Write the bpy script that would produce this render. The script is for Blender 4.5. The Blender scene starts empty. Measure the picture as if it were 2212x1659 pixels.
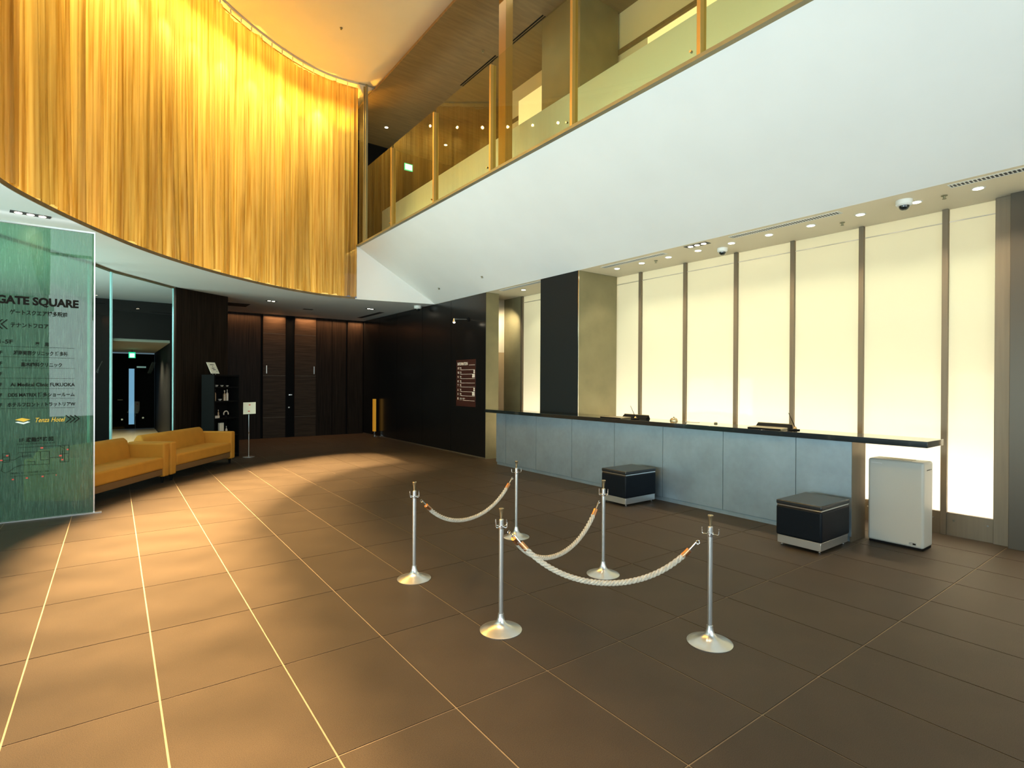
import bpy, bmesh, math, random
from mathutils import Vector, Matrix
random.seed(7)
SC = bpy.context.scene
COL = SC.collection
R = math.radians

# ------------------------------------------------------------------ camera, world, exposure
YAW, PIT, ROL, FPX = R(36.423), R(-0.169), R(0.2975), 1165.3
f_ = Vector((math.sin(YAW)*math.cos(PIT), math.cos(YAW)*math.cos(PIT), math.sin(PIT)))
r0 = Vector((math.cos(YAW), -math.sin(YAW), 0)); u0 = r0.cross(f_)
r_ = r0*math.cos(ROL)+u0*math.sin(ROL); u_ = u0*math.cos(ROL)-r0*math.sin(ROL)
cd = bpy.data.cameras.new('camera'); cam = bpy.data.objects.new('camera', cd); COL.objects.link(cam)
cd.sensor_width = 36; cd.lens = 36*FPX/2212; cd.clip_start = .05; cd.clip_end = 200
M = Matrix((r_, u_, -f_)).transposed().to_4x4(); M.translation = (0, 0, 1.65)
cam.matrix_world = M
SC.camera = cam
SC.view_settings.view_transform = 'Standard'; SC.view_settings.look = 'None'
SC.view_settings.exposure = 0.0; SC.view_settings.gamma = 1
SC.view_settings.use_curve_mapping = False
try:
    SC.cycles.use_denoising = True
    SC.cycles.max_bounces = 10; SC.cycles.transparent_max_bounces = 16
    SC.cycles.sample_clamp_indirect = 6
    SC.cycles.caustics_reflective = False; SC.cycles.caustics_refractive = False
except Exception: pass
W = bpy.data.worlds.new('world'); SC.world = W; W.use_nodes = True
W.node_tree.nodes['Background'].inputs[0].default_value = (.5, .62, .8, 1)
W.node_tree.nodes['Background'].inputs[1].default_value = .3

WARM = (1, .78, .25); WARMW = (1, .80, .52); COOL = (.62, .86, 1)
def aim(o, d):
    o.rotation_euler = Vector(d).to_track_quat('-Z', 'Y').to_euler()
def area(loc, d, sx, sy, power, color, spread=180, ax=None):
    l = bpy.data.lights.new('area_light', 'AREA'); l.shape = 'RECTANGLE'; l.size = sx; l.size_y = sy
    l.energy = power; l.color = color; l.spread = R(spread)
    o = bpy.data.objects.new('area_light', l); COL.objects.link(o)
    z = -Vector(d).normalized(); x = Vector(ax) if ax else Vector((0, 0, 1)).cross(z)
    x = (x-z*x.dot(z)).normalized(); y = z.cross(x)      # x = long side
    m = Matrix((x, y, z)).transposed().to_4x4(); m.translation = loc; o.matrix_world = m; return o
def spot(loc, d, power, color, ang=80, blend=.6, rad=.03):
    l = bpy.data.lights.new('spot_light', 'SPOT'); l.energy = power; l.color = color
    l.spot_size = R(ang); l.spot_blend = blend; l.shadow_soft_size = rad
    o = bpy.data.objects.new('spot_light', l); COL.objects.link(o); o.location = loc; aim(o, d); return o

# daylight through the street windows behind and to the left of the camera (first two behind their panes, all tilted up to spare the floor)
area((2.0, -3.35, 3.4), (0.12, 1, .18), 7.0, 5.6, 300, (.84, .95, 1), 120)
area((-4.9, 3.2, 1.1), (1, .50, .50), 10.4, 2.0, 520, (.72, .90, .92), 105)
area((-4.5, 11.6, 1.1), (1, -.15, .62), 4.2, 1.8, 190, (.88, .98, .92), 110)  # added fill lamp inside the pane, brightens low ceiling, sofas and sign
# cavity lamps behind the frosted light wall: bright strip at the bottom, faint one at the top
area((7.90, 4.4, .08), (-.5, 0, 1), 11.4, .14, 600, (1, .90, .84), ax=(0, 1, 0))
area((7.95, 4.4, .62), (-1, 0, .1), 11.4, 1.0, 240, (1, .90, .84))
area((7.70, 4.4, 3.5), (-.25, 0, -1), 11.4, .18, 12, (.97, 1, .80), ax=(0, 1, 0))
area((7.92, 4.4, 1.9), (-1, 0, 0), 11.4, 3.3, 80, (1, .98, .74))
# atrium downlights in the high ceiling
ATR = [(3.3, .4), (3.3, 2.4), (3.3, 4.4), (1.6, 1.4), (1.6, 3.4)]
for x, y in ATR:
    spot((x, y, 8.6), (0, 0, -1), 110, (1, .66, .40), 62, .7, .05)

# ------------------------------------------------------------------ curtain plan
KP = [(-1.35, 0.5), (-1.25, 2.2), (-1.15, 4.0), (-1.05, 5.6), (-.98, 6.6), (-.89, 7.3), (-.60, 8.04), (-.20, 8.83), (.30, 9.66),
      (.95, 10.47), (1.76, 11.24), (2.75, 11.93), (3.75, 12.33), (4.6, 12.33), (5.4, 12.16), (6.41, 11.93)]
def catmull(P, n=24):
    out = []
    P = [Vector(p) for p in P]; Q = [2*P[0]-P[1]]+P+[2*P[-1]-P[-2]]
    for i in range(1, len(Q)-2):
        for k in range(n):
            t = k/n; a, b, c, d = Q[i-1], Q[i], Q[i+1], Q[i+2]
            out.append(.5*((2*b)+(c-a)*t+(2*a-5*b+4*c-d)*t*t+(3*b-a-3*c+d)*t**3))
    out.append(P[-1]); return out
PATH = catmull(KP)
CUM = [0]
for a, b in zip(PATH, PATH[1:]): CUM.append(CUM[-1]+(b-a).length)
def at_s(s):
    s = min(max(s, 0), CUM[-1]-1e-6)
    lo, hi = 0, len(CUM)-1
    while hi-lo > 1:
        m = (lo+hi)//2
        if CUM[m] <= s: lo = m
        else: hi = m
    t = (s-CUM[lo])/(CUM[hi]-CUM[lo]); p = PATH[lo].lerp(PATH[hi], t)
    a = PATH[max(lo-2, 0)]; b = PATH[min(hi+2, len(PATH)-1)]; d = (b-a).normalized()
    return p, Vector((-d.y, d.x))                # normal points outward (away from the atrium)
def s_of_x(x, ymin=8):
    return next(CUM[i] for i, p in enumerate(PATH) if p.y > ymin and p.x >= x)
S_END = s_of_x(4.57)
HC = 8.66                                          # high ceiling height
LC = 3.58                                          # low ceiling height

# warm lamps: one ring behind the mesh curtain, an added ring of narrow spots in front of it
# drawing the pool of light on the floor, and added uplights behind the mesh
def ring(s0, s1, step, fn):
    s = s0
    while s < s1:
        p, n = at_s(s); fn(s, p, n); s += step
ring(3.4, S_END-.2, .6, lambda s, p, n: spot((p.x+n.x*.95, p.y+n.y*.95, 8.45), (-n.x*.42, -n.y*.42, -1), 520, WARM, 100, 1, .03))
def wash(s, p, n):
    pw = 8500 if s < 4 else 17000 if s < 8.5 else 17000-8500*min(1, (s-8.5)/5)
    for h, b, k in ((8, .6, .80), (12, .8, .20)):
        t = math.tan(R(h-1.5)); spot((p.x-n.x*.24, p.y-n.y*.24, 8.6), (-n.x*t, -n.y*t, -1), pw*k, (1, .64, .29), 2*h, b, .03)
ring(.8, S_END-.15, .72, wash)
ring(3.6, S_END-.2, .9, lambda s, p, n: spot((p.x+n.x*.6, p.y+n.y*.6, 7.5), (-n.x*.9, -n.y*.9, 1), 190, (1, .47, .05), 120, 1, .03))  # unseen uplights added for the orange glow on the high ceiling

# ------------------------------------------------------------------ materials
MATS = {}
def mat(name, col=(.5, .5, .5), rough=.5, metal=0, spec=.5, emit=None, estr=0, noise=None, bump=None, streak=None, coat=0, rnd=0):
    """noise=(scale, amount[, stretch xyz]); bump=(scale, strength, stretch)"""
    m = bpy.data.materials.new(name); m.use_nodes = True; nt = m.node_tree; N = nt.nodes; L = nt.links
    b = N['Principled BSDF']
    b.inputs['Base Color'].default_value = (*col, 1); b.inputs['Roughness'].default_value = rough
    b.inputs['Metallic'].default_value = metal; b.inputs['Specular IOR Level'].default_value = spec
    b.inputs['Coat Weight'].default_value = coat
    if emit: b.inputs['Emission Color'].default_value = (*emit, 1); b.inputs['Emission Strength'].default_value = estr
    tc = N.new('ShaderNodeTexCoord')
    last = None
    def nz(scale, st, det=5):
        mp = N.new('ShaderNodeMapping'); mp.inputs['Scale'].default_value = st
        L.new(tc.outputs['Object'], mp.inputs['Vector'])
        n = N.new('ShaderNodeTexNoise'); n.inputs['Scale'].default_value = scale; n.inputs['Detail'].default_value = det
        L.new(mp.outputs[0], n.inputs['Vector']); return n
    for nn in (noise if isinstance(noise, list) else [noise] if noise else []):
        n = nz(nn[0], nn[2] if len(nn) > 2 else (1, 1, 1))
        mr = N.new('ShaderNodeMapRange'); mr.inputs['From Min'].default_value = .3; mr.inputs['From Max'].default_value = .7
        mr.inputs['To Min'].default_value = 1-nn[1]; mr.inputs['To Max'].default_value = 1+nn[1]
        L.new(n.outputs['Fac'], mr.inputs['Value'])
        mx = N.new('ShaderNodeVectorMath'); mx.operation = 'SCALE'
        if last is None: mx.inputs[0].default_value = col
        else: L.new(last, mx.inputs[0])
        L.new(mr.outputs[0], mx.inputs['Scale']); last = mx.outputs[0]
    if rnd:
        oi = N.new('ShaderNodeObjectInfo'); mr = N.new('ShaderNodeMapRange')
        mr.inputs['To Min'].default_value = 1-rnd; mr.inputs['To Max'].default_value = 1+rnd
        L.new(oi.outputs['Random'], mr.inputs['Value'])
        mx = N.new('ShaderNodeVectorMath'); mx.operation = 'SCALE'
        if last is None: mx.inputs[0].default_value = col
        else: L.new(last, mx.inputs[0])
        L.new(mr.outputs[0], mx.inputs['Scale']); last = mx.outputs[0]
    if last is not None: L.new(last, b.inputs['Base Color'])
    if bump:
        n = nz(bump[0], bump[2] if len(bump) > 2 else (1, 1, 1)); bp = N.new('ShaderNodeBump')
        bp.inputs['Strength'].default_value = bump[1]; bp.inputs['Distance'].default_value = .01
        L.new(n.outputs['Fac'], bp.inputs['Height']); L.new(bp.outputs[0], b.inputs['Normal'])
    MATS[name] = m; return m

def custom(name):
    m = bpy.data.materials.new(name); m.use_nodes = True; m.node_tree.nodes.clear()
    MATS[name] = m; return m, m.node_tree.nodes, m.node_tree.links

def glass(name, tint, refl=1.0, film=0, filmcol=(.5, .6, .5), streak=False, rough=0.0):
    m, N, L = custom(name)
    out = N.new('ShaderNodeOutputMaterial')
    tr = N.new('ShaderNodeBsdfTransparent'); tr.inputs[0].default_value = (*tint, 1)
    base = tr.outputs[0]
    if film:
        tl = N.new('ShaderNodeBsdfTranslucent'); tl.inputs[0].default_value = (*filmcol, 1)
        df = N.new('ShaderNodeBsdfDiffuse'); df.inputs[0].default_value = (*filmcol, 1)
        mx = N.new('ShaderNodeMixShader'); mx.inputs[0].default_value = .5
        L.new(tl.outputs[0], mx.inputs[1]); L.new(df.outputs[0], mx.inputs[2])
        m2 = N.new('ShaderNodeMixShader'); L.new(base, m2.inputs[1]); L.new(mx.outputs[0], m2.inputs[2])
        if streak:
            tc = N.new('ShaderNodeTexCoord'); mp = N.new('ShaderNodeMapping'); mp.inputs['Scale'].default_value = (1, 1, .035)
            nz = N.new('ShaderNodeTexNoise'); nz.inputs['Scale'].default_value = 150; nz.inputs['Detail'].default_value = 4
            mr = N.new('ShaderNodeMapRange'); mr.inputs['From Min'].default_value = .38; mr.inputs['From Max'].default_value = .68
            mr.inputs['To Min'].default_value = film*.6; mr.inputs['To Max'].default_value = film*1.4
            L.new(tc.outputs['Object'], mp.inputs['Vector']); L.new(mp.outputs[0], nz.inputs['Vector'])
            L.new(nz.outputs['Fac'], mr.inputs['Value']); L.new(mr.outputs[0], m2.inputs[0])
        else: m2.inputs[0].default_value = film
        base = m2.outputs[0]
    fr = N.new('ShaderNodeFresnel'); fr.inputs['IOR'].default_value = 1.5
    geo = N.new('ShaderNodeNewGeometry'); ab = N.new('ShaderNodeMath'); ab.operation = 'MULTIPLY'; ab.inputs[1].default_value = refl
    inv = N.new('ShaderNodeMath'); inv.operation = 'SUBTRACT'; inv.inputs[0].default_value = 1
    L.new(geo.outputs['Backfacing'], inv.inputs[1])
    L.new(fr.outputs[0], ab.inputs[0])
    m4 = N.new('ShaderNodeMath'); m4.operation = 'MULTIPLY'; L.new(ab.outputs[0], m4.inputs[0]); L.new(inv.outputs[0], m4.inputs[1])
    gl = N.new('ShaderNodeBsdfGlossy'); gl.inputs['Roughness'].default_value = rough
    m3 = N.new('ShaderNodeMixShader'); L.new(m4.outputs[0], m3.inputs[0]); L.new(base, m3.inputs[1]); L.new(gl.outputs[0], m3.inputs[2])
    L.new(m3.outputs[0], out.inputs[0]); return m

mat('tile', (.043, .031, .020), .52, 0, .28, noise=[(260, .42), (3.0, .12)], bump=(420, .12), rnd=.07)
mat('grout', (.24, .185, .12), .7, noise=(30, .1))
mat('white_paint', (.80, .80, .77), .6, noise=(1.5, .02))
mat('soffit_lit_tint', (.88, .78, .58), .6)  # white soffit; warm cast of light wall and downlights put into the colour
mat('ceiling_paint', (.70, .65, .52), .7, noise=(1.5, .02))
mat('cream_paint', (.74, .66, .48), .6)
mat('brown_ceiling', (.17, .115, .05), .6, noise=(2, .15, (1, 8, 1)))
mat('counter_metal', (.30, .38, .44), .44, .75, noise=[(2.6, .09), (14, .04)], bump=(60, .03))
mat('stone_top', (.012, .016, .016), .06, 0, .6, coat=.3)
mat('stainless', (.21, .17, .12), .5, .8, noise=(40, .05, (1, 1, .05)))
mat('brushed_bronze', (.25, .22, .12), .42, .45, noise=(3, .1))
mat('column_front_shaded', (.012, .015, .016), .45, 0, .10)  # same bronze column; shade on its front put into the colour
mat('post_bronze', (.10, .085, .065), .38, .6)
mat('bin_paint', (.46, .46, .42), .35, 0, .4)
mat('post_gold', (.36, .20, .05), .45, .3)
mat('leather_pad', (.010, .012, .014), .30, 0, .5)
mat('bronze_gold', (.55, .33, .09), .35, .6)
mat('dark_panel', (.006, .006, .006), .22, 0, .45)
mat('dark_wood', (.018, .011, .007), .5, 0, .10, noise=(40, .55, (1, 1, .03)))
mat('door_wood', (.046, .028, .016), .5, 0, .15, noise=(40, .45, (.05, 1, 1.6)))
mat('black', (.006, .006, .006), .7, 0, .08)
mat('black_leather', (.004, .006, .009), .45, 0, .12, bump=(150, .08))
mat('chrome', (.75, .76, .76), .16, 1)
mat('satin_steel', (.66, .67, .66), .28, .9)
mat('knob_gold', (.50, .40, .24), .25, .9)
mat('copper', (.62, .30, .14), .28, .95)
mat('rope', (.52, .46, .37), .9, 0, .1, noise=(70, .2), bump=(220, .3))
mat('mustard', (.58, .26, .03), .75, 0, .3, noise=(6, .06), bump=(300, .06))
mat('sofa_base', (.20, .10, .03), .7)
mat('white_plastic', (.80, .79, .74), .32, 0, .5)
mat('vent_dark', (.04, .04, .04), .6)
mat('lamp_glow', (1, 1, 1), emit=(1, .86, .62), estr=14)
mat('lamp_glow_soft', (1, 1, 1), emit=(1, .80, .50), estr=5)
mat('daylight_glass', (1, 1, 1), emit=(.55, .76, .95), estr=1.1)
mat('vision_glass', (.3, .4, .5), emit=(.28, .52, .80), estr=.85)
mat('exit_glow', (1, 1, 1), emit=(.62, 1, .80), estr=2.2)
mat('exit_green', (.02, .5, .25), emit=(.03, .75, .35), estr=1.3)
mat('paper', (.78, .72, .58), .8)
mat('ink', (.012, .010, .008), .9, 0, .05)
mat('white_ink', (.75, .68, .62), .6)
mat('sign_maroon', (.035, .010, .007), .4)
mat('logo_gold', (.85, .48, .03), .6)
mat('logo_white', (.85, .85, .8), .6)
mat('red_ink', (.70, .08, .05), .6)
mat('amber', (.75, .33, .02), .5, emit=(.9, .4, .03), estr=.25)
mat('bottle_glass', (.35, .24, .14), .1, 0, .6, coat=.5)
mat('pale_ware', (.62, .55, .47), .35)
mat('binder_leather', (.20, .16, .08), .38, 0, .6)
mat('corridor_wall', (.02, .017, .017), .6, 0, .15)
mat('corridor_floor_lit', (.42, .34, .24), .5)  # same tile as the lobby; strong corridor light put into the colour
mat('tan_paint', (.50, .36, .19), .6)
glass('clear_glass', (.93, .97, .95), 1.0)
glass('balustrade_glass', (.88, .89, .76), 1.0)
glass('sign_glass', (.36, .56, .44), 1.0, .20, (.44, .66, .52), True)
glass('screen_glass', (.80, .90, .88), .8)
glass('edge_glass_lit', (.5, .8, .8), .6, .9, (.72, .96, .98))  # pale cyan glow of the lit glass edges put into the colour
glass('mezz_frost', (.0, .0, .0), .5, 1.0, (.86, .90, .80), rough=.15)

def frosted():
    m, N, L = custom('light_wall_glass')
    out = N.new('ShaderNodeOutputMaterial')
    tl = N.new('ShaderNodeBsdfTranslucent'); tl.inputs[0].default_value = (.95, .90, .78, 1)
    df = N.new('ShaderNodeBsdfDiffuse'); df.inputs[0].default_value = (.70, .78, .62, 1)
    mx = N.new('ShaderNodeMixShader'); mx.inputs[0].default_value = .35
    L.new(tl.outputs[0], mx.inputs[1]); L.new(df.outputs[0], mx.inputs[2])
    fr = N.new('ShaderNodeFresnel'); fr.inputs['IOR'].default_value = 1.28
    gl = N.new('ShaderNodeBsdfGlossy'); gl.inputs['Roughness'].default_value = .02
    m3 = N.new('ShaderNodeMixShader'); L.new(fr.outputs[0], m3.inputs[0]); L.new(mx.outputs[0], m3.inputs[1]); L.new(gl.outputs[0], m3.inputs[2])
    L.new(m3.outputs[0], out.inputs[0])
frosted()
def curtain_mat():
    m, N, L = custom('gold_mesh')
    out = N.new('ShaderNodeOutputMaterial')
    tc = N.new('ShaderNodeTexCoord'); mp = N.new('ShaderNodeMapping'); mp.inputs['Scale'].default_value = (1, 1, .02)
    nz = N.new('ShaderNodeTexNoise'); nz.inputs['Scale'].default_value = 30; nz.inputs['Detail'].default_value = 6
    L.new(tc.outputs['Object'], mp.inputs['Vector']); L.new(mp.outputs[0], nz.inputs['Vector'])
    cr = N.new('ShaderNodeValToRGB'); cr.color_ramp.elements[0].position = .3; cr.color_ramp.elements[1].position = .7
    cr.color_ramp.elements[0].color = (.44, .23, .035, 1); cr.color_ramp.elements[1].color = (.90, .66, .25, 1)  # shaded clefts and pale highlights of the folds put into the ramp
    L.new(nz.outputs['Fac'], cr.inputs[0])
    tl = N.new('ShaderNodeBsdfTranslucent'); df = N.new('ShaderNodeBsdfDiffuse'); gl = N.new('ShaderNodeBsdfGlossy')
    gl.inputs['Roughness'].default_value = .34
    mp2 = N.new('ShaderNodeMapping'); mp2.inputs['Scale'].default_value = (1, 1, .02)
    n2 = N.new('ShaderNodeTexNoise'); n2.inputs['Scale'].default_value = 3.2; n2.inputs['Detail'].default_value = 3
    L.new(tc.outputs['Object'], mp2.inputs['Vector']); L.new(mp2.outputs[0], n2.inputs['Vector'])
    m2 = N.new('ShaderNodeMapRange'); m2.inputs['From Min'].default_value = .36; m2.inputs['From Max'].default_value = .62
    m2.inputs['To Min'].default_value = .55; m2.inputs['To Max'].default_value = 1.1  # broad dark and bright fold bands, shading put into the colour
    L.new(n2.outputs['Fac'], m2.inputs['Value'])
    vs_ = N.new('ShaderNodeVectorMath'); vs_.operation = 'SCALE'; L.new(cr.outputs[0], vs_.inputs[0]); L.new(m2.outputs[0], vs_.inputs['Scale'])
    for s_ in (tl, df, gl): L.new(vs_.outputs[0], s_.inputs[0])
    a = N.new('ShaderNodeMixShader'); a.inputs[0].default_value = .45; L.new(tl.outputs[0], a.inputs[1]); L.new(df.outputs[0], a.inputs[2])
    b = N.new('ShaderNodeMixShader'); b.inputs[0].default_value = .25; L.new(a.outputs[0], b.inputs[1]); L.new(gl.outputs[0], b.inputs[2])
    tr = N.new('ShaderNodeBsdfTransparent'); tr.inputs[0].default_value = (1, .86, .62, 1)
    c = N.new('ShaderNodeMixShader'); L.new(b.outputs[0], c.inputs[1]); L.new(tr.outputs[0], c.inputs[2])
    # open mesh: fine rings, more open where the weave is stretched
    mr = N.new('ShaderNodeMapRange'); mr.inputs['To Min'].default_value = .10; mr.inputs['To Max'].default_value = .36
    mr.inputs['From Min'].default_value = .3; mr.inputs['From Max'].default_value = .7
    L.new(nz.outputs['Fac'], mr.inputs['Value']); L.new(mr.outputs[0], c.inputs[0])
    L.new(c.outputs[0], out.inputs[0])
curtain_mat()

# ------------------------------------------------------------------ geometry helpers
class MB:
    def __init__(s): s.v = []; s.f = []
    def add(s, v, f):
        n = len(s.v); s.v += [tuple(p) for p in v]; s.f += [tuple(i+n for i in q) for q in f]; return s
    def box(s, x0, x1, y0, y1, z0, z1):
        v = [(x, y, z) for z in (z0, z1) for y in (y0, y1) for x in (x0, x1)]
        return s.add(v, [(0, 2, 3, 1), (4, 5, 7, 6), (0, 1, 5, 4), (2, 6, 7, 3), (0, 4, 6, 2), (1, 3, 7, 5)])
    def obox(s, o, a, b, c):
        o, a, b, c = map(Vector, (o, a, b, c))
        v = [o, o+a, o+b, o+a+b, o+c, o+a+c, o+b+c, o+a+b+c]
        return s.add(v, [(0, 2, 3, 1), (4, 5, 7, 6), (0, 1, 5, 4), (2, 6, 7, 3), (0, 4, 6, 2), (1, 3, 7, 5)])
    def prism(s, poly, z0, z1):
        n = len(poly)
        v = [(p[0], p[1], z0) for p in poly]+[(p[0], p[1], z1) for p in poly]
        return s.add(v, [tuple(range(n-1, -1, -1)), tuple(range(n, 2*n))]+[(i, (i+1) % n, (i+1) % n+n, i+n) for i in range(n)])
    def lathe(s, prof, c=(0, 0, 0), n=24, axis='z'):
        v = []; f = []
        for r, h in prof:
            for k in range(n):
                a = 2*math.pi*k/n; x, y = r*math.cos(a), r*math.sin(a)
                p = (x, y, h) if axis == 'z' else (h, x, y) if axis == 'x' else (x, h, y)
                v.append((c[0]+p[0], c[1]+p[1], c[2]+p[2]))
        for i in range(len(prof)-1):
            for k in range(n): f.append((i*n+k, i*n+(k+1) % n, (i+1)*n+(k+1) % n, (i+1)*n+k))
        f.append(tuple(range(n-1, -1, -1))); f.append(tuple(range((len(prof)-1)*n, len(prof)*n)))
        return s.add(v, f)
    def cyl(s, c, r, h, n=16, axis='z'): return s.lathe([(r, 0), (r, h)], c, n, axis)
    def tube(s, pts, r, n=8, caps=True):
        pts = [Vector(p) for p in pts]; v = []; f = []; up = Vector((0, 0, 1)); prev = None
        for i, p in enumerate(pts):
            t = (pts[min(i+1, len(pts)-1)]-pts[max(i-1, 0)]).normalized()
            if prev is None: a = t.cross(up if abs(t.z) < .9 else Vector((1, 0, 0))).normalized()
            else: a = (prev-t*prev.dot(t)).normalized()
            prev = a; b = t.cross(a); rr = r[i] if isinstance(r, list) else r
            for k in range(n):
                w = 2*math.pi*k/n; v.append(p+(a*math.cos(w)+b*math.sin(w))*rr)
        for i in range(len(pts)-1):
            for k in range(n): f.append((i*n+k, i*n+(k+1) % n, (i+1)*n+(k+1) % n, (i+1)*n+k))
        if caps: f.append(tuple(range(n-1, -1, -1))); f.append(tuple(range((len(pts)-1)*n, len(pts)*n)))
        return s.add(v, f)
    def grid(s, rows):
        nr, nc = len(rows), len(rows[0])
        return s.add([p for r in rows for p in r], [(i*nc+j, i*nc+j+1, (i+1)*nc+j+1, (i+1)*nc+j) for i in range(nr-1) for j in range(nc-1)])
    def build(s, name, m, parent=None, smooth=False, bevel=0, seg=2, flipfix=True):
        me = bpy.data.meshes.new(name); me.from_pydata(s.v, [], s.f); me.update()
        if flipfix:
            bm = bmesh.new(); bm.from_mesh(me); bmesh.ops.recalc_face_normals(bm, faces=bm.faces); bm.to_mesh(me); bm.free()
        me.materials.append(MATS[m] if isinstance(m, str) else m)
        if smooth:
            for p in me.polygons: p.use_smooth = True
            try: me.set_sharp_from_angle(angle=R(40))
            except Exception: pass
        o = bpy.data.objects.new(name, me); COL.objects.link(o)
        if parent: o.parent = parent
        if bevel:
            b = o.modifiers.new('bevel', 'BEVEL'); b.width = bevel; b.segments = seg; b.limit_method = 'ANGLE'; b.angle_limit = R(40)
            for p in me.polygons: p.use_smooth = True
            try: me.set_sharp_from_angle(angle=R(60))
            except Exception: pass
        return o
def tag(o, label, cat, group=None, kind=None):
    o['label'] = label
    if cat: o['category'] = cat
    if group: o['group'] = group
    if kind: o['kind'] = kind
    return o
def empty(name, loc=(0, 0, 0), rz=0):
    o = bpy.data.objects.new(name, None); COL.objects.link(o); o.location = loc; o.rotation_euler = (0, 0, rz)
    o.empty_display_size = .1; return o
def struct(o, label, cat=None): return tag(o, label, cat, kind='structure')
def copy_tree(o, parent=None):
    c = o.copy(); COL.objects.link(c); c.parent = parent
    for ch in list(o.children): copy_tree(ch, c)
    return c

def text_mb(mb, txt, size, org, ax, ay, align='LEFT', bold=0, width=None):
    """adds flat lettering to mb; org = world origin, ax / ay = unit vectors of the text's x and y"""
    cu = bpy.data.curves.new('lettering', 'FONT'); cu.body = txt; cu.size = size; cu.align_x = align; cu.offset = bold
    cu.resolution_u = 3
    o = bpy.data.objects.new('lettering', cu); COL.objects.link(o)
    bpy.context.view_layer.update()
    dg = bpy.context.evaluated_depsgraph_get(); me = bpy.data.meshes.new_from_object(o.evaluated_get(dg))
    if len(me.vertices):
        xs = [v.co.x for v in me.vertices]; w = max(xs)-min(xs); k = (width/w) if width else 1
        x0 = min(xs) if align == 'LEFT' else 0
        org = Vector(org); ax = Vector(ax); ay = Vector(ay)
        mb.add([org+ax*((v.co.x-x0)*k)+ay*v.co.y for v in me.vertices], [tuple(p.vertices) for p in me.polygons])
    bpy.data.objects.remove(o); bpy.data.curves.remove(cu); bpy.data.meshes.remove(me)

# ================================================================== FLOOR
def pj(x, y, z=0):
    d = Vector((x, y, z-1.65)); w = d.dot(f_)
    if w < .05: return None
    return 1106+FPX*d.dot(r_)/w, 829.5-FPX*d.dot(u_)/w
fl = MB().box(-5, 8.2, -4, 23.2, -.20, -.004).build('floor', 'grout')
struct(fl, 'brown granite tiled lobby floor with pale joints', 'floor')
TX, TY, PX_, PY_ = .6025, .945, .195, .469
tile_me = None; far = MB(); ntile = 0; g = .0045
cand = []
for i in range(-9, 13):
    for j in range(-5, 24):
        x0 = PX_+TX*i; y0 = PY_+TY*j
        if x0 > 7.3: continue
        ps = [pj(x0+a*TX, y0+b*TY) for a in (0, 1) for b in (0, 1)]
        vis = any(p and -90 < p[0] < 2300 and 800 < p[1] < 1780 for p in ps) and y0 < 16.2 and not (x0 < .8 and y0 > 12.8)
        cand.append((vis, (x0+.3)**2+(y0+.47)**2, x0, y0))
vis_n = 0
for v_, d_, x0, y0 in sorted(cand, key=lambda c: c[1]):
    if v_ and vis_n < 290:
        if tile_me is None:
            o = MB().box(g, TX-g, g, TY-g, -.0035, 0).build('tile', 'tile', fl); tile_me = o.data
        else:
            o = bpy.data.objects.new('tile', tile_me); COL.objects.link(o); o.parent = fl
        o.location = (x0, y0, 0); vis_n += 1
    else: far.box(x0+g, x0+TX-g, y0+g, y0+TY-g, -.0035, 0)
o = far.build('tile_field', 'tile', fl); o['kind'] = 'stuff'
o = MB().cyl((-1.02, 6.98, 0), .035, .003, 20).build('floor_socket', 'brushed_bronze')
tag(o, 'small round bronze floor socket in the bright tiles at far left', 'floor socket')

# ================================================================== LOW CEILING, FASCIA, ATRIUM
def ray_box(p, n):
    t = 1e9
    if n.x < -1e-6: t = min(t, (-4.6-p.x)/n.x)
    if n.x > 1e-6: t = min(t, (6.6-p.x)/n.x)
    if n.y > 1e-6: t = min(t, (16.9-p.y)/n.y)
    if n.y < -1e-6: t = min(t, (-3.0-p.y)/n.y)
    return p+n*t
def lowceil():
    mb = MB(); inner = [p.copy() for p in PATH]
    outer = []
    c = Vector((1.6, 6.0))
    for p in inner:
        outer.append(ray_box(p, (p-c).normalized()))
    # insert exact corner near (-4.6,16.9) and (6.6,16.9)
    for cor in ((-4.6, 16.9), (6.6, 16.9)):
        i = min(range(len(outer)), key=lambda k: (outer[k]-Vector(cor)).length); outer[i] = Vector(cor)
    rows = [[(p.x, p.y, LC) for p in inner], [(p.x, p.y, LC) for p in outer], [(p.x, p.y, LC+.02) for p in outer], [(p.x, p.y, LC+.02) for p in inner], [(p.x, p.y, LC) for p in inner]]
    mb.grid(rows)
    # towards the camera side
    mb.box(-4.6, -1.36, -3.0, .52, LC, LC+.16)
    return mb
o = lowceil().build('ceiling', 'white_paint'); struct(o, 'low white ceiling with a curved front edge under the gold curtain', 'ceiling')
# lip under the hem
rows = []
lip = MB(); A = [at_s(s_*.1) for s_ in range(0, int(S_END*10)+1)]
rows = [[(p.x-n.x*.012, p.y-n.y*.012, LC-.002) for p, n in A], [(p.x-n.x*.012, p.y-n.y*.012, LC+.045) for p, n in A], [(p.x+n.x*.02, p.y+n.y*.02, LC+.045) for p, n in A]]
lip.grid(rows); o = lip.build('trim_1', 'brown_ceiling'); struct(o, 'thin dark curved trim along the low ceiling edge', 'trim')
# curved wall behind the curtain
B_ = [at_s(s_*.15) for s_ in range(0, int(S_END/.15)+1)]
rows = [[(p.x+n.x*1.05, p.y+n.y*1.05, z) for p, n in B_] for z in (LC+.03, HC)]
o = MB().grid(rows).build('wall_back', 'cream_paint', flipfix=False); struct(o, 'curved cream wall hidden behind the gold curtain', 'wall')
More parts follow.
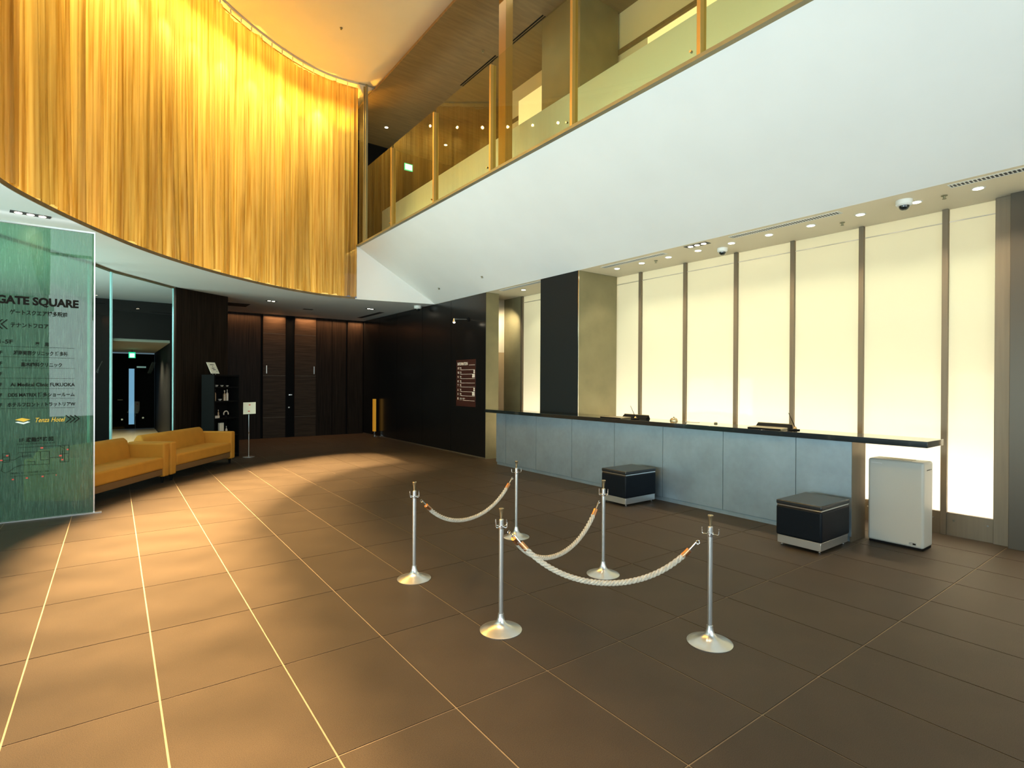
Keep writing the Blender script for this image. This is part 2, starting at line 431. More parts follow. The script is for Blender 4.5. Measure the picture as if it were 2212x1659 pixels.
# high ceiling
mb = MB(); mb.box(-2.4, 5.05, -3.4, 13.6, HC, HC+.1)
o = mb.build('ceiling', 'ceiling_paint'); struct(o, 'high atrium ceiling glowing orange above the gold curtain', 'ceiling')
# slanted white bulkhead (balcony underside)
XS0, ZS0, XS1, ZS1 = 4.60, 4.81, 6.41, LC
def zs(x): return ZS0+(x-XS0)*(ZS1-ZS0)/(XS1-XS0)
Q = [p for p in PATH if p.x >= 4.55 and p.y > 9]
mb = MB()
rows = [[(p.x, -3.0, zs(p.x)) for p in Q], [(p.x, p.y+.0, zs(p.x)) for p in Q]]
mb.grid(rows)
o = mb.build('wall_right', 'white_paint', flipfix=False); struct(o, 'long slanted white bulkhead under the glass balcony', 'wall')
o = MB().grid([[(p.x, p.y-.004, LC) for p in Q], [(p.x, p.y-.004, zs(p.x)) for p in Q]]).build('wall_end', 'white_paint', flipfix=False)
struct(o, 'curved white triangular end wall right of the curtain', 'wall')
mb = MB().box(4.55, 4.66, -3.0, 12.33, 4.80, 4.84)
o = mb.build('trim_2', 'brushed_bronze'); struct(o, 'thin dark metal channel along the foot of the balcony glass', 'trim')
# soffit ceiling over the counter
o = MB().box(6.41, 8.1, -3.0, 16.9, LC, LC+.14).build('ceiling', 'soffit_lit_tint'); struct(o, 'white soffit with downlights above the reception counter', 'ceiling')

# ================================================================== MEZZANINE
o = MB().box(4.97, 9.4, -3.0, 15.0, 4.70, 4.84).box(4.665, 4.97, -3.0, 15.0, 4.82, 4.84).build('floor', 'white_paint'); struct(o, 'upper floor slab behind the glass balcony', 'floor')
o = MB().box(4.85, 9.4, -3.0, 15.2, 8.40, 8.46).build('ceiling', 'brown_ceiling'); struct(o, 'dim brown ceiling of the upper floor', 'ceiling')
o = MB().box(5.05, 5.12, -3.4, 13.4, 8.46, HC+.1).build('trim_3', 'brushed_bronze'); struct(o, 'dark recess strip between the two upper ceilings', 'trim')
o = MB().box(4.62, 9.4, 14.72, 14.84, 4.84, 8.40).build('wall_back', 'black'); struct(o, 'black end wall of the upper floor', 'wall')
wr = empty('wall_right'); struct(wr, 'cream side wall of the upper floor with a lit cove', 'wall')
mb = MB().box(7.42, 7.52, -3.0, 10.4, 4.84, 8.40); mb.build('wall_face', 'cream_paint', wr)
for y0 in (-2.0, .9, 3.6):
    MB().box(7.38, 7.415, y0, y0+2.5, 7.44, 7.58).build('cove_light', 'lamp_glow_soft' if False else 'cove', wr) if 'cove' in MATS else None
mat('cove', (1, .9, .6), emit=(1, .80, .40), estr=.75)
for y0 in (-2.0, .75, 3.5):
    MB().box(7.38, 7.415, y0, y0+2.62, 7.44, 7.60).build('cove_light', 'cove', wr)
MB().box(7.36, 7.42, -3.0, 10.4, 7.64, 7.70).build('ledge', 'brown_ceiling', wr)
MB().box(7.34, 7.42, 8.7, 9.75, 6.4, 8.0).build('glow_patch', 'cove', wr)  # brightly lit yellow patch of the wall, put in as a glowing box
mp_ = MB().box(6.18, 6.215, -3.0, 14.7, 4.84, 6.54).build('mezzanine_parapet', 'mezz_frost')
tag(mp_, 'pale frosted parapet running behind the clear balcony glass', 'parapet')
area((6.75, 6.0, 5.2), (-1, 0, .35), 15.0, .5, 130, (.95, 1, .80))
area((5.4, 6.0, 8.3), (.2, 0, -1), 15.0, .5, 40, (.85, .95, .85), ax=(0, 1, 0))
spot((5.2, 12.0, 8.2), (.3, .0, -1), 60, (1, .85, .5), 70, .8)  # added warm spot for the bright yellow far end
# balustrade
bal = empty('glass_balustrade', (4.6, 5, 4.84)); tag(bal, 'tall clear glass balustrade with bronze fins above the white bulkhead', 'balustrade')
bal.location = (0, 0, 0)
MY = [11.82, 10.40, 8.58, 6.78, 4.98, 3.16, 1.34, -.5, -2.3]
for a, b in zip(MY, MY[1:]):
    MB().box(4.605, 4.625, b+.03, a-.03, 4.84, 6.52).build('glass_panel', 'balustrade_glass', bal)
for y in MY[1:]:
    MB().box(4.56, 4.66, y-.022, y+.022, 4.84, 6.45).build('fin', 'bronze_gold', bal, bevel=.004)
    MB().cyl((4.57, y+.10, 4.93), .014, .03, 10, 'x').build('clamp', 'chrome', bal)
o = MB().box(5.45, 5.60, 7.62, 7.83, 4.84, 8.40).build('mezzanine_post', 'post_gold'); tag(o, 'square bronze post rising to the upper ceiling behind the balcony glass', 'post')
# strip of glass and dark posts closing the gap beside the curtain
gs = empty('side_screen'); tag(gs, 'narrow glass strip in dark posts between the curtain and the balcony', 'glass screen')
MB().box(4.60, 4.615, 12.0, 12.30, 4.84, 8.4).build('glass_panel', 'clear_glass', gs)
for y in (11.98, 11.86): MB().box(4.58, 4.63, y-.018, y+.018, 4.84, 8.4).build('post', 'brushed_bronze', gs)
o = MB().add([(4.60, 12.33, 8.62), (5.0, 12.33, 8.64), (4.68, 12.33, 8.42), (4.60, 12.6, 8.62), (5.0, 12.6, 8.64), (4.68, 12.6, 8.42)],
             [(0, 1, 2), (3, 5, 4), (0, 3, 4, 1), (1, 4, 5, 2), (2, 5, 3, 0)]).build('corner_cowl', 'cream_paint')
tag(o, 'cream wedge shaped cowl at the upper right corner of the curtain', 'cowl')

# ================================================================== COLUMN, DARK WALL, LIGHT WALL
col = empty('column'); tag(col, 'tall square bronze clad column rising through both floors', 'column')
MB().box(6.41, 7.36, 6.776, 7.80, 0, LC-.001).build('lower_shaft', 'brushed_bronze', col)
MB().box(6.404, 6.4095, 6.782, 7.795, 0, LC-.002).build('shaded_front', 'column_front_shaded', col)  # thin skin over the shaft that carries the painted shade
MB().box(6.41, 7.36, 6.776, 7.80, 4.845, 8.395).build('upper_shaft', 'brushed_bronze', col)
for x0, y0 in ((6.403, 6.769),):
    MB().box(x0, x0+.012, y0, y0+.012, 1.11, LC-.002).build('corner_edge', 'chrome', col)

wl = empty('wall_left'); struct(wl, 'black panelled wall left of the reception counter', 'wall')
YP = [9.64, 11.12, 12.60, 14.16, 15.42, 16.7]
for a, b in zip(YP, YP[1:]):
    MB().box(6.41, 6.43, a+.005, b-.005, .03, LC-.01).build('panel', 'dark_panel', wl)
MB().box(6.432, 6.74, 9.66, 16.7, 0, LC-.001).build('wall_core', 'black', wl)
MB().box(6.415, 6.745, 9.64, 9.658, 0, LC-.002).build('end_panel', 'brushed_bronze', wl)
MB().box(6.408, 6.43, 9.642, 16.7, 0, .028).build('skirting', 'stainless', wl)

lw = empty('wall_right'); struct(lw, 'backlit frosted glass wall behind the reception counter', 'wall')
GX = 7.40
MU = [9.62, 8.05, 7.15, 6.24, 5.325, 4.445, 3.62, 2.785, 1.955]
for y in MU:
    MB().box(GX-.045, GX-.001, y-.028, y+.028, .0, LC-.001).build('mullion', 'stainless', lw, bevel=.003)
ED = MU+[1.49]
for a, b in zip(ED, ED[1:]):
    MB().box(GX, GX+.012, b+.004, a-.004, .25, LC-.002).build('glass_panel', 'light_wall_glass', lw)
    MB().box(GX-.03, GX+.01, b+.02, a-.02, .0, .248).build('kick_plate', 'stainless', lw)
    for yy in (a-.09, b+.09): MB().cyl((GX-.034, yy, .17), .009, .005, 10, 'x').build('bolt', 'chrome', lw)
    MB().box(GX-.022, GX-.012, b+.03, a-.03, 3.43, 3.44).build('hanging_rail', 'satin_steel', lw)
MB().box(GX-.07, GX+.0, 1.40, 1.53, 0, LC-.001).build('mullion', 'stainless', lw, bevel=.003)
MB().box(GX-.14, GX+.0, 1.24, 1.399, 0, LC-.001).build('mullion', 'post_bronze', lw, bevel=.003)
MB().box(GX, GX+.012, -1.4, 1.26, .25, LC-.002).build('glass_panel', 'light_wall_glass', lw)
MB().box(GX-.03, GX+.01, -1.4, 1.26, 0, .248).build('kick_plate', 'stainless', lw)
MB().box(GX-.05, GX+.02, 9.65, 10.28, 0, LC-.001).build('end_panel', 'brushed_bronze', lw)
# cavity
MB().box(7.98, 8.06, -3, 10.3, 0, LC-.001).build('cavity_back', 'white_paint', lw)
MB().box(GX+.02, 8.0, 10.285, 10.33, 0, LC-.001).build('cavity_end', 'white_paint', lw)
# niche beyond: cream wall and a door leaf
o = MB().box(7.1, 7.2, 10.34, 16.7, 2.35, LC-.001).add([], []).build('wall_right', 'cream_paint'); struct(o, 'cream wall above the staff door left of the counter', 'wall')
o = MB().box(7.21, 8.1, 10.335, 10.40, 2.35, LC-.001).build('wall_end', 'cream_paint'); struct(o, 'cream wall piece above the staff recess', 'wall')
o = MB().box(7.21, 8.1, 10.335, 10.40, 0, 2.349).build('wall_end', 'tan_paint'); struct(o, 'tan wall of the staff recess left of the light wall', 'wall')
spot((6.95, 9.75, 3.2), (.6, .55, -.55), 70, (1, .86, .60), 110, .9)  # lamp added to brighten the staff recess
dr = empty('door_2'); struct(dr, 'pale cream staff door behind the counter', 'door')
MB().box(7.12, 7.18, 10.45, 11.35, 0, 2.33).build('door_leaf', 'cream_paint', dr)
MB().box(7.08, 7.2, 10.36, 10.44, 0, 2.345).build('door_frame', 'bronze_gold', dr)
MB().box(7.14, 7.2, 11.36, 16.7, 0, 2.345).build('side_infill', 'cream_paint', dr)
MB().tube([(7.115, 10.55, 1.0), (7.06, 10.55, 1.0), (7.06, 10.66, 1.0)], .01, 8).build('door_handle', 'chrome', dr)
o = MB().box(6.76, 7.08, 16.55, 16.7, 0, LC-.001).build('wall_back', 'cream_paint'); struct(o, 'cream end of the staff passage', 'wall')

# ================================================================== BACK WALL
bw = empty('wall_back'); struct(bw, 'dark timber back wall with flush doors and top lighting', 'wall')
YB = 16.7
MB().box(2.0, 6.7, YB+.05, YB+.15, 0, LC-.001).build('wall_core', 'black', bw)
for x0, x1, m, dy in ((2.2, 3.38, 'dark_wood', 0), (4.93, 5.42, 'dark_wood', .02), (5.425, 5.86, 'dark_wood', .02), (5.90, 6.40, 'dark_wood', 0)):
    MB().box(x0+.006, x1-.006, YB+dy, YB+.049, .0, LC-.002).build('panel', m, bw)
MB().box(4.055, 4.305, YB+.03, YB+.049, .0, LC-.002).build('panel', 'black', bw)
for di, (x0, x1, hx) in enumerate(((3.44, 4.05, 3.53), (4.31, 4.925, 4.865))):
    d = empty('door_%d' % (3+di)); struct(d, ['left timber flush door in the back wall with steel pull', 'right timber flush door in the back wall with steel pull'][di], 'door')
    zz = [0.0, .60, 1.81, 3.03, LC-.004]
    for a, b in zip(zz, zz[1:]): MB().box(x0, x1, YB-.01, YB+.045, a+.004, b-.004).build('panel', 'door_wood', d)
    for a in zz[1:-1]: MB().box(x0, x1, YB-.004, YB+.03, a-.003, a+.003).build('inlay', 'stainless', d)
    MB().box(hx-.012, hx+.012, YB-.04, YB-.012, 1.87, 2.10).build('door_handle', 'satin_steel', d, bevel=.004)
lk = empty('door_lock'); tag(lk, 'small chrome lever lock on the black strip between the two doors', 'lock')
MB().box(4.14, 4.24, YB-.0, YB+.028, 1.235, 1.262).box(4.17, 4.19, YB-.03, YB+.0, 1.24, 1.258).build('lever', 'chrome', lk)
MB().cyl((4.155, YB+.0, .88), .022, .028, 14, 'y').build('cylinder', 'satin_steel', lk)
for x, w in ((2.8, 1.1), (3.75, .55), (4.62, .55), (5.4, .9), (6.15, .45)):
    area((x, YB-.10, LC-.02), (0, .12, -1), w, .04, 9.0, (1, .55, .26), 120, ax=(1, 0, 0))
# return walls between glass screen and back wall
o = MB().prism([(1.03, 13.10), (2.10, 13.84), (2.42, 16.72), (2.30, 16.72), (2.0, 13.93), (.98, 13.22)], 0, LC-.001).build('wall_left', 'dark_wood')
struct(o, 'dark ribbed timber wall behind the display shelf', 'wall')
am = empty('amber_stand', (6.30, 15.5, 0)); tag(am, 'narrow amber yellow stand at the far end of the black wall', 'stand')
MB().box(-.035, .035, -.05, .05, .16, 1.13).build('panel', 'amber', am)
MB().box(-.015, .015, -.03, .03, .02, .16).box(-.05, .05, -.09, .09, 0, .02).build('base', 'chrome', am)

# vestibule behind the glass screen
vs = MB()
vs.box(-4.6, -.06, 15.95, 16.05, 0, LC-.001)
vs.box(-.06, 2.26, 15.95, 16.05, 2.66, LC-.001)
vs.box(1.13, 2.26, 15.95, 16.05, 0, 2.66)
o = vs.build('wall_back', 'corridor_wall'); struct(o, 'black wall with a corridor opening behind the glass screen', 'wall')
o = MB().box(1.13, 1.23, 16.06, 22.5, 0, 2.66).build('wall_right', 'corridor_wall'); struct(o, 'black right wall of the corridor', 'wall')
o = MB().box(-.16, -.06, 16.06, 22.5, 0, 2.66).build('wall_left', 'corridor_wall'); struct(o, 'black left wall of the corridor', 'wall')
o = MB().box(-.2, 1.3, 16.06, 22.5, 2.60, 2.66).build('ceiling', 'ceiling_paint'); struct(o, 'low corridor ceiling behind the glass screen', 'ceiling')
o = MB().box(-.06, 1.13, 16.05, 22.3, -.002, .003).build('floor', 'corridor_floor_lit'); struct(o, 'corridor floor behind the glass screen, tinted beige as if brightly lit', 'floor')
d = empty('door_1'); struct(d, 'black corridor door with a tall narrow blue window', 'door')
mb = MB(); mb.box(-.05, .40, 22.30, 22.36, .02, 2.55); mb.box(.56, 1.12, 22.30, 22.36, .02, 2.55); mb.box(.40, .56, 22.30, 22.36, .02, .16); mb.box(.40, .56, 22.30, 22.36, 2.05, 2.55)
mb.build('door_leaf', 'black', d)
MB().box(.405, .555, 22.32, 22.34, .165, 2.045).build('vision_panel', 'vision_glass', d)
MB().tube([(.10, 22.30, 1.0), (.10, 22.24, 1.0), (.24, 22.24, 1.0)], .012, 8).build('door_handle', 'chrome', d)
MB().box(.62, .88, 22.22, 22.29, 2.08, 2.13).build('door_closer', 'satin_steel', d)
for x, z in ((.22, .34), (.80, .38)): MB().cyl((x, 22.27, z), .03, .03, 12, 'y').build('door_stop', 'chrome', d)
ex = empty('exit_sign', (.44, 20, 2.33)); tag(ex, 'small glowing green and white exit sign hanging in the corridor', 'exit sign')
MB().box(-.085, .085, 0, .03, 0, .18).build('housing', 'exit_green', ex)
MB().box(-.06, .06, -.004, 0, .02, .14).build('pictogram', 'exit_glow', ex)
MB().cyl((0, .015, .18), .01, .09, 8).build('hanger', 'chrome', ex)
spot((.5, 19, 2.55), (0, -.1, -1), 420, (1, .78, .52), 130, .8)
spot((.3, 17.2, 2.55), (0, -.1, -1), 320, (1, .78, .52), 130, .8)
area((-.2, 14.0, LC-.05), (0, 0, -1), 1.2, 1.2, 26, (1, .85, .6), ax=(1, 0, 0))
# enclosing walls out of sight, street windows
o = MB().box(-4.72, -4.6, 14.2, 23.2, 0, LC+.1).build('wall_left', 'dark_wood'); struct(o, 'dark side wall of the lobby lounge', 'wall')
o = MB().box(-2.5, -2.4, -3.4, 13.6, LC+.03, HC).build('wall_left', 'cream_paint'); struct(o, 'cream upper wall behind the curtain', 'wall')
w1 = empty('window_1'); struct(w1, 'tall street window wall behind the viewer', 'window')
for k in range(8): MB().box(-1.52+k*1.0, -1.46+k*1.0, -3.2, -3.05, 0, HC).build('mullion', 'brushed_bronze', w1)
for z in (0, 2.6, 5.2, 7.9): MB().box(-1.5, 5.55, -3.19, -3.07, z, z+.07).build('transom', 'brushed_bronze', w1)
MB().box(-1.5, 5.5, -3.13, -3.12, .07, HC).build('glass_pane', 'clear_glass', w1)
w2 = empty('window_2'); struct(w2, 'street window left of the lobby', 'window')
for k in range(12): MB().box(-4.66, -4.52, -2.6+k*1.5, -2.54+k*1.5, 0, LC).build('mullion', 'brushed_bronze', w2)
MB().box(-4.60, -4.59, -2.5, 14.0, .0, LC-.01).build('glass_pane', 'clear_glass', w2)  # unseen; the stretch beside the lounge is added for the fill lamp
o = MB().box(5.55, 9.4, -3.2, -3.05, 0, 8.4).box(-4.7, -1.52, -3.2, -3.05, 0, LC+.1).build('wall_front', 'white_paint'); struct(o, 'white wall beside the street window', 'wall')
o = MB().box(9.3, 9.4, -3, 15.2, 4.7, 8.4).build('wall_right', 'brown_ceiling'); struct(o, 'outer wall of the upper floor', 'wall')

# ================================================================== GOLD CURTAIN
def fold(s, t, ph=0):                              # t = 0 bottom .. 1 top
    q = 1-t
    s2 = s+.07*math.sin(s*2.1+1)*q*q+.04*math.sin(s*5.3)*q**3
    w = .5+.5*math.sin(s2*.9+ph)*math.sin(s2*2.3+1.3)
    w2 = max(0, math.sin(s2*1.37+.7))**2
    d = .040*w*math.sin(2*math.pi*s2/.33+2.6*math.sin(s2*1.7))
    d += .030*w2*math.sin(2*math.pi*s2/.21+2.0*math.sin(s2*3.1))
    d += .016*math.sin(2*math.pi*s2/.115+2.6*math.sin(s2*2.9+ph))
    d += .008*math.sin(2*math.pi*s2/.052+s2*3)
    d += .045*math.sin(2*math.pi*s2/1.65+ph+1.2*math.sin(s2*1.1))+.03*math.sin(2*math.pi*s2/.9+1)
    d += .024*q*q*math.sin(2*math.pi*s2/.17+3*math.sin(s2*.8))
    return d*(.75+.5*q)
def curtain(s0, s1, off, label):
    n = int((s1-s0)/.0105); T = [0, .02, .05, .09, .14, .2, .28, .37, .47, .58, .7, .82, .92, 1]
    z0, z1 = LC+.05, HC-.12; rows = []
    for t in T:
        row = []
        for k in range(n+1):
            s = s0+(s1-s0)*k/n; p, nn = at_s(s)
            e = min(1, (s-s0)/.05, (s1-s)/.05)
            d = fold(s, t)*max(0, e)+.085+off
            hem = .018*math.sin(s*23)+.012*math.sin(s*9) if t == 0 else 0
            row.append((p.x+nn.x*d, p.y+nn.y*d, z0+(z1-z0)*t+hem*(1 if t == 0 else 0)+.015*(t == 0)))
        rows.append(row)
    cu = empty('curtain'); tag(cu, label, 'curtain', 'gold mesh curtains')
    o = MB().grid(rows).build('drape', 'gold_mesh', cu, smooth=False, flipfix=False)
    for p in o.data.polygons: p.use_smooth = True
    mb = MB(); mb.tube([(at_s(s0+(s1-s0)*k/200)[0].x+at_s(s0+(s1-s0)*k/200)[1].x*(.085+off), at_s(s0+(s1-s0)*k/200)[0].y+at_s(s0+(s1-s0)*k/200)[1].y*(.085+off), HC-.115) for k in range(201)], .012, 6)
    mb.build('heading_tape', 'bronze_gold', cu)
    s = s0+.1
    gm = None
    while s < s1:
        p, nn = at_s(s); 
        if gm is None:
            g_ = MB().box(-.012, .012, -.006, .006, 0, .085).build('glider', 'cream_paint', cu); gm = g_.data
        else: g_ = bpy.data.objects.new('glider', gm); COL.objects.link(g_); g_.parent = cu
        g_.location = (p.x+nn.x*(.07+off), p.y+nn.y*(.07+off), HC-.125); g_.rotation_euler = (0, 0, math.atan2(nn.y, nn.x)+math.pi/2)
        s += .26
    return cu
SS = next(CUM[i] for i, p in enumerate(PATH) if p.y > 7 and (p.x*1.0) > -.80)   # where the first drape ends
curtain(2.0, SS, -.07, 'near gold mesh curtain at the far left edge overlapping the long one')
curtain(SS-.25, S_END, 0, 'long curved gold mesh curtain hanging from the high ceiling')
tr = MB(); P_ = [at_s(S_END*k/260) for k in range(261)]
tr.grid([[(p.x+n.x*a, p.y+n.y*a, z) for p, n in P_] for a, z in ((.04, HC-.001), (.04, HC-.035), (.13, HC-.035), (.13, HC-.001))])
o = tr.build('curtain_track', 'cream_paint', flipfix=False); tag(o, 'curved pale ceiling track carrying the gold curtain', 'curtain track')

# ================================================================== RECEPTION COUNTER
ct = empty('reception_counter', (6.2, 5.6, 0)); ct.location = (0, 0, 0)
tag(ct, 'long reception counter clad in grey metal panels with a dark stone top', 'counter')
CX = 6.20
YJ = [8.93, 8.60, 7.655, 6.70, 5.74, 4.83, 3.90, 2.995, 2.42]
for a, b in zip(YJ, YJ[1:]):
    MB().box(CX, CX+.018, b+.003, a-.003, .055, 1.048).build('panel', 'counter_metal', ct)
MB().box(CX+.02, CX+.19, 2.44, 8.91, .0, 1.048).build('carcass', 'black', ct)
MB().box(CX+.006, CX+.34, 2.42, 2.437, .0, 1.048).build('end_panel', 'stainless', ct)
MB().box(CX+.012, CX+.03, 2.44, 8.91, 0, .05).build('plinth', 'counter_metal', ct)
MB().prism([(5.97, 9.0), (6.16, 1.76), (6.62, 1.76), (6.62, 6.76), (6.395, 6.76), (6.395, 9.0)], 1.05, 1.11).build('worktop', 'stone_top', ct, bevel=.003)
MB().prism([(6.59, 2.46), (6.59, 6.74), (6.62, 6.74), (6.62, 2.46)], 0, 1.049).build('back_panel', 'cream_paint', ct)
# binders, trays and pens on the worktop
def tray(q, bk, label1, label2):
    o = MB(); b0, b1, b2, b3 = q
    z0 = 1.1105
    o.add([(*b0, z0), (*b1, z0), (*b2, z0), (*b3, z0), (*b0, z0+.016), (*b1, z0+.016), (*b2, z0+.02), (*b3, z0+.02)],
          [(0, 1, 2, 3), (4, 5, 6, 7), (0, 1, 5, 4), (1, 2, 6, 5), (2, 3, 7, 6), (3, 0, 4, 7)])
    e = empty('binder'); tag(e, label1, 'binder')
    o.build('cover', 'binder_leather', e, bevel=.003)
    MB().tube([(*Vector(b0).lerp(Vector(b1), t), z0+.009) for t in (0.02, .98)], .0085, 8).build('spine', 'black', e)
    a, b = bk
    a, b = Vector(a), Vector(b); n = Vector((b-a).normalized()); n = Vector((-n.y, n.x))
    e2 = empty('document_tray'); tag(e2, label2, 'tray')
    m = MB()
    m.add([(a.x, a.y, 1.111), (b.x, b.y, 1.111), (b.x-n.x*.03, b.y-n.y*.03, 1.163), (a.x-n.x*.03, a.y-n.y*.03, 1.163),
           (a.x-n.x*.10, a.y-n.y*.10, 1.111), (b.x-n.x*.10, b.y-n.y*.10, 1.111)],
          [(0, 1, 2, 3), (3, 2, 5, 4), (0, 3, 4), (1, 5, 2), (0, 4, 5, 1)])
    m.build('lid', 'black', e2)
    MB().tube([(a.x-n.x*.03, a.y-n.y*.03, 1.165), (b.x-n.x*.03, b.y-n.y*.03, 1.165)], .005, 6).build('rim', 'binder_leather', e2)
tray([(6.17, 3.56), (6.17, 3.15), (6.42, 3.20), (6.42, 3.61)], ((6.55, 3.62), (6.55, 3.20)),
     'flat olive leather binder on the counter near its right end', 'dark upright tray behind the right binder on the counter')
tray([(6.08, 5.93), (6.08, 5.50), (6.36, 5.55), (6.36, 5.98)], ((6.50, 5.78), (6.50, 5.30)),
     'flat olive leather binder on the counter beside the column', 'dark upright tray behind the binder beside the column')
def pen(x, y, label, dx, dy):
    e = empty('pen_stand', (x, y, 1.1105)); tag(e, label, 'pen stand')
    MB().prism([(-.05, -.03), (.05, -.03), (.05, .05), (-.05, .05)], 0, .012).build('base', 'black', e, bevel=.003)
    MB().lathe([(.016, .012), (.02, .02), (.012, .035), (.008, .045)], (0, 0, 0), 12).build('socket', 'knob_gold', e, smooth=True)
    MB().tube([(0, 0, .03), (dx, dy, .20)], [.0055, .003], 8).build('pen', 'ink', e)
pen(6.36, 3.08, 'pen leaning in a small stand at the right end of the counter', -.02, .07)
pen(6.25, 5.37, 'pen leaning in a small stand beside the column end binder', -.02, .08)
e = empty('call_bell', (6.47, 4.85, 1.1105)); tag(e, 'small low brass call bell in the middle of the counter', 'bell')
MB().lathe([(.055, 0), (.055, .012), (.048, .028), (.03, .042), (.008, .048)], (0, 0, 0), 20).build('dome', 'knob_gold', e, smooth=True)
MB().cyl((0, 0, .047), .006, .012, 8).build('button', 'black', e)
o = MB().lathe([(.022, 0), (.024, .012), (.012, .02)], (6.50, 4.2, 1.1105), 12).build('stamp', 'brushed_bronze', smooth=True); tag(o, 'tiny grey stamp lying on the counter right of the bell', 'stamp')
o = MB().box(6.42, 6.50, 4.44, 4.62, 1.1105, 1.114).build('notepad', 'paper'); tag(o, 'thin white notepad lying on the counter between bell and stamp', 'notepad')

# ================================================================== OTTOMANS
def ottoman(x0, y0, label):
    e = empty('ottoman', (x0, y0, 0)); tag(e, label, 'ottoman', 'black leather cube ottomans at the counter')
    Lx, Ly = .62, .445
    MB().box(.0, Lx, 0, Ly, .115, .415).build('body', 'black_leather', e, bevel=.018, seg=3)
    MB().box(.008, Lx-.008, .008, Ly-.008, .415, .428).build('chrome_band', 'chrome', e)
    MB().box(.0, Lx, 0, Ly, .428, .472).build('seat_pad', 'leather_pad', e, bevel=.012, seg=3)
    MB().box(.012, Lx-.012, .012, Ly-.012, .035, .114).build('plinth', 'satin_steel', e, bevel=.002)
    for x in (.05, Lx-.05):
        for y in (.04, Ly-.04): MB().lathe([(.016, 0), (.018, .008), (.010, .012), (.010, .036)], (x, y, 0), 12).build('foot', 'chrome', e)
    return e
ottoman(5.46, 2.39, 'black leather cube ottoman at the right end of the counter')
ottoman(5.45, 4.84, 'black leather cube ottoman at the middle of the counter')

# ================================================================== AIR PURIFIER (white box)
e = empty('waste_bin', (6.42, 1.86, 0)); tag(e, 'tall white slim box with rounded edges below the counter end', 'bin')
MB().box(0, .26, 0, .49, .02, .875).build('body', 'bin_paint', e, bevel=.022, seg=4)
MB().box(.01, .25, .01, .48, 0, .02).build('base', 'black', e)
MB().box(.05, .21, .12, .37, .8755, .878).build('top_recess', 'cream_paint', e)
MB().box(.08, .18, -.002, .0, .79, .80).box(.20, .212, -.002, 0, .79, .80).build('side_slot', 'vent_dark', e)
mb = MB(); mb.box(-.0015, 0, .06, .12, .045, .07); mb.build('label_plate', 'satin_steel', e)
mb = MB(); mb.box(-.0025, -.0016, .065, .09, .05, .065); mb.build('label_mark', 'ink', e)
mb = MB(); mb.box(-.0015, 0, .36, .46, .83, .834); mb.build('lettering', 'satin_steel', e)

# ================================================================== STANCHIONS AND ROPES
ST = [(2.03, 4.12), (2.08, 2.93), (3.46, 4.60), (3.40, 3.27), (3.06, 2.01)]
SL = ['leftmost rope stanchion, standing alone on the floor', 'front left rope stanchion holding two ropes', 'rope stanchion farthest back, near the counter',
      'rope stanchion in front of the middle ottoman', 'front right rope stanchion nearest the right ottoman']
def stanchion(rz):
    e = empty('stanchion', (0, 0, 0), rz)
    pr = [(.140, 0), (.141, .004), (.128, .010), (.100, .018), (.070, .028), (.045, .042), (.030, .060), (.022, .085), (.0185, .11)]
    MB().lathe(pr, (0, 0, 0), 48).build('base', 'satin_steel', e, smooth=True)
    MB().lathe([(.0155, .08), (.0155, .735), (.010, .74)], (0, 0, 0), 24).build('pole', 'satin_steel', e, smooth=True)
    MB().lathe([(.008, .738), (.009, .75), (.011, .78), (.015, .80), (.018, .806), (.018, .810), (.014, .813)], (0, 0, 0), 20).build('knob', 'knob_gold', e, smooth=True)
    MB().lathe([(.019, .675), (.019, .70)], (0, 0, 0), 20).build('collar', 'chrome', e, smooth=True)
    hk = None
    for k in range(4):
        if hk is None:
            h = MB().tube([(.017, 0, .690), (.045, 0, .688), (.052, 0, .695), (.052, 0, .728)], .0035, 6).build('hook', 'chrome', e); hk = h
        else: h = hk.copy(); COL.objects.link(h); h.parent = e
        h.rotation_euler = (0, 0, k*math.pi/2)
    return e
proto = stanchion(.35)
for i, (x, y) in enumerate(ST):
    o = proto if i == 0 else copy_tree(proto)
    o.location = (x, y, 0); o.rotation_euler = (0, 0, .35+.4*i if i != 1 else .2); tag(o, SL[i], 'stanchion', 'rope stanchions')
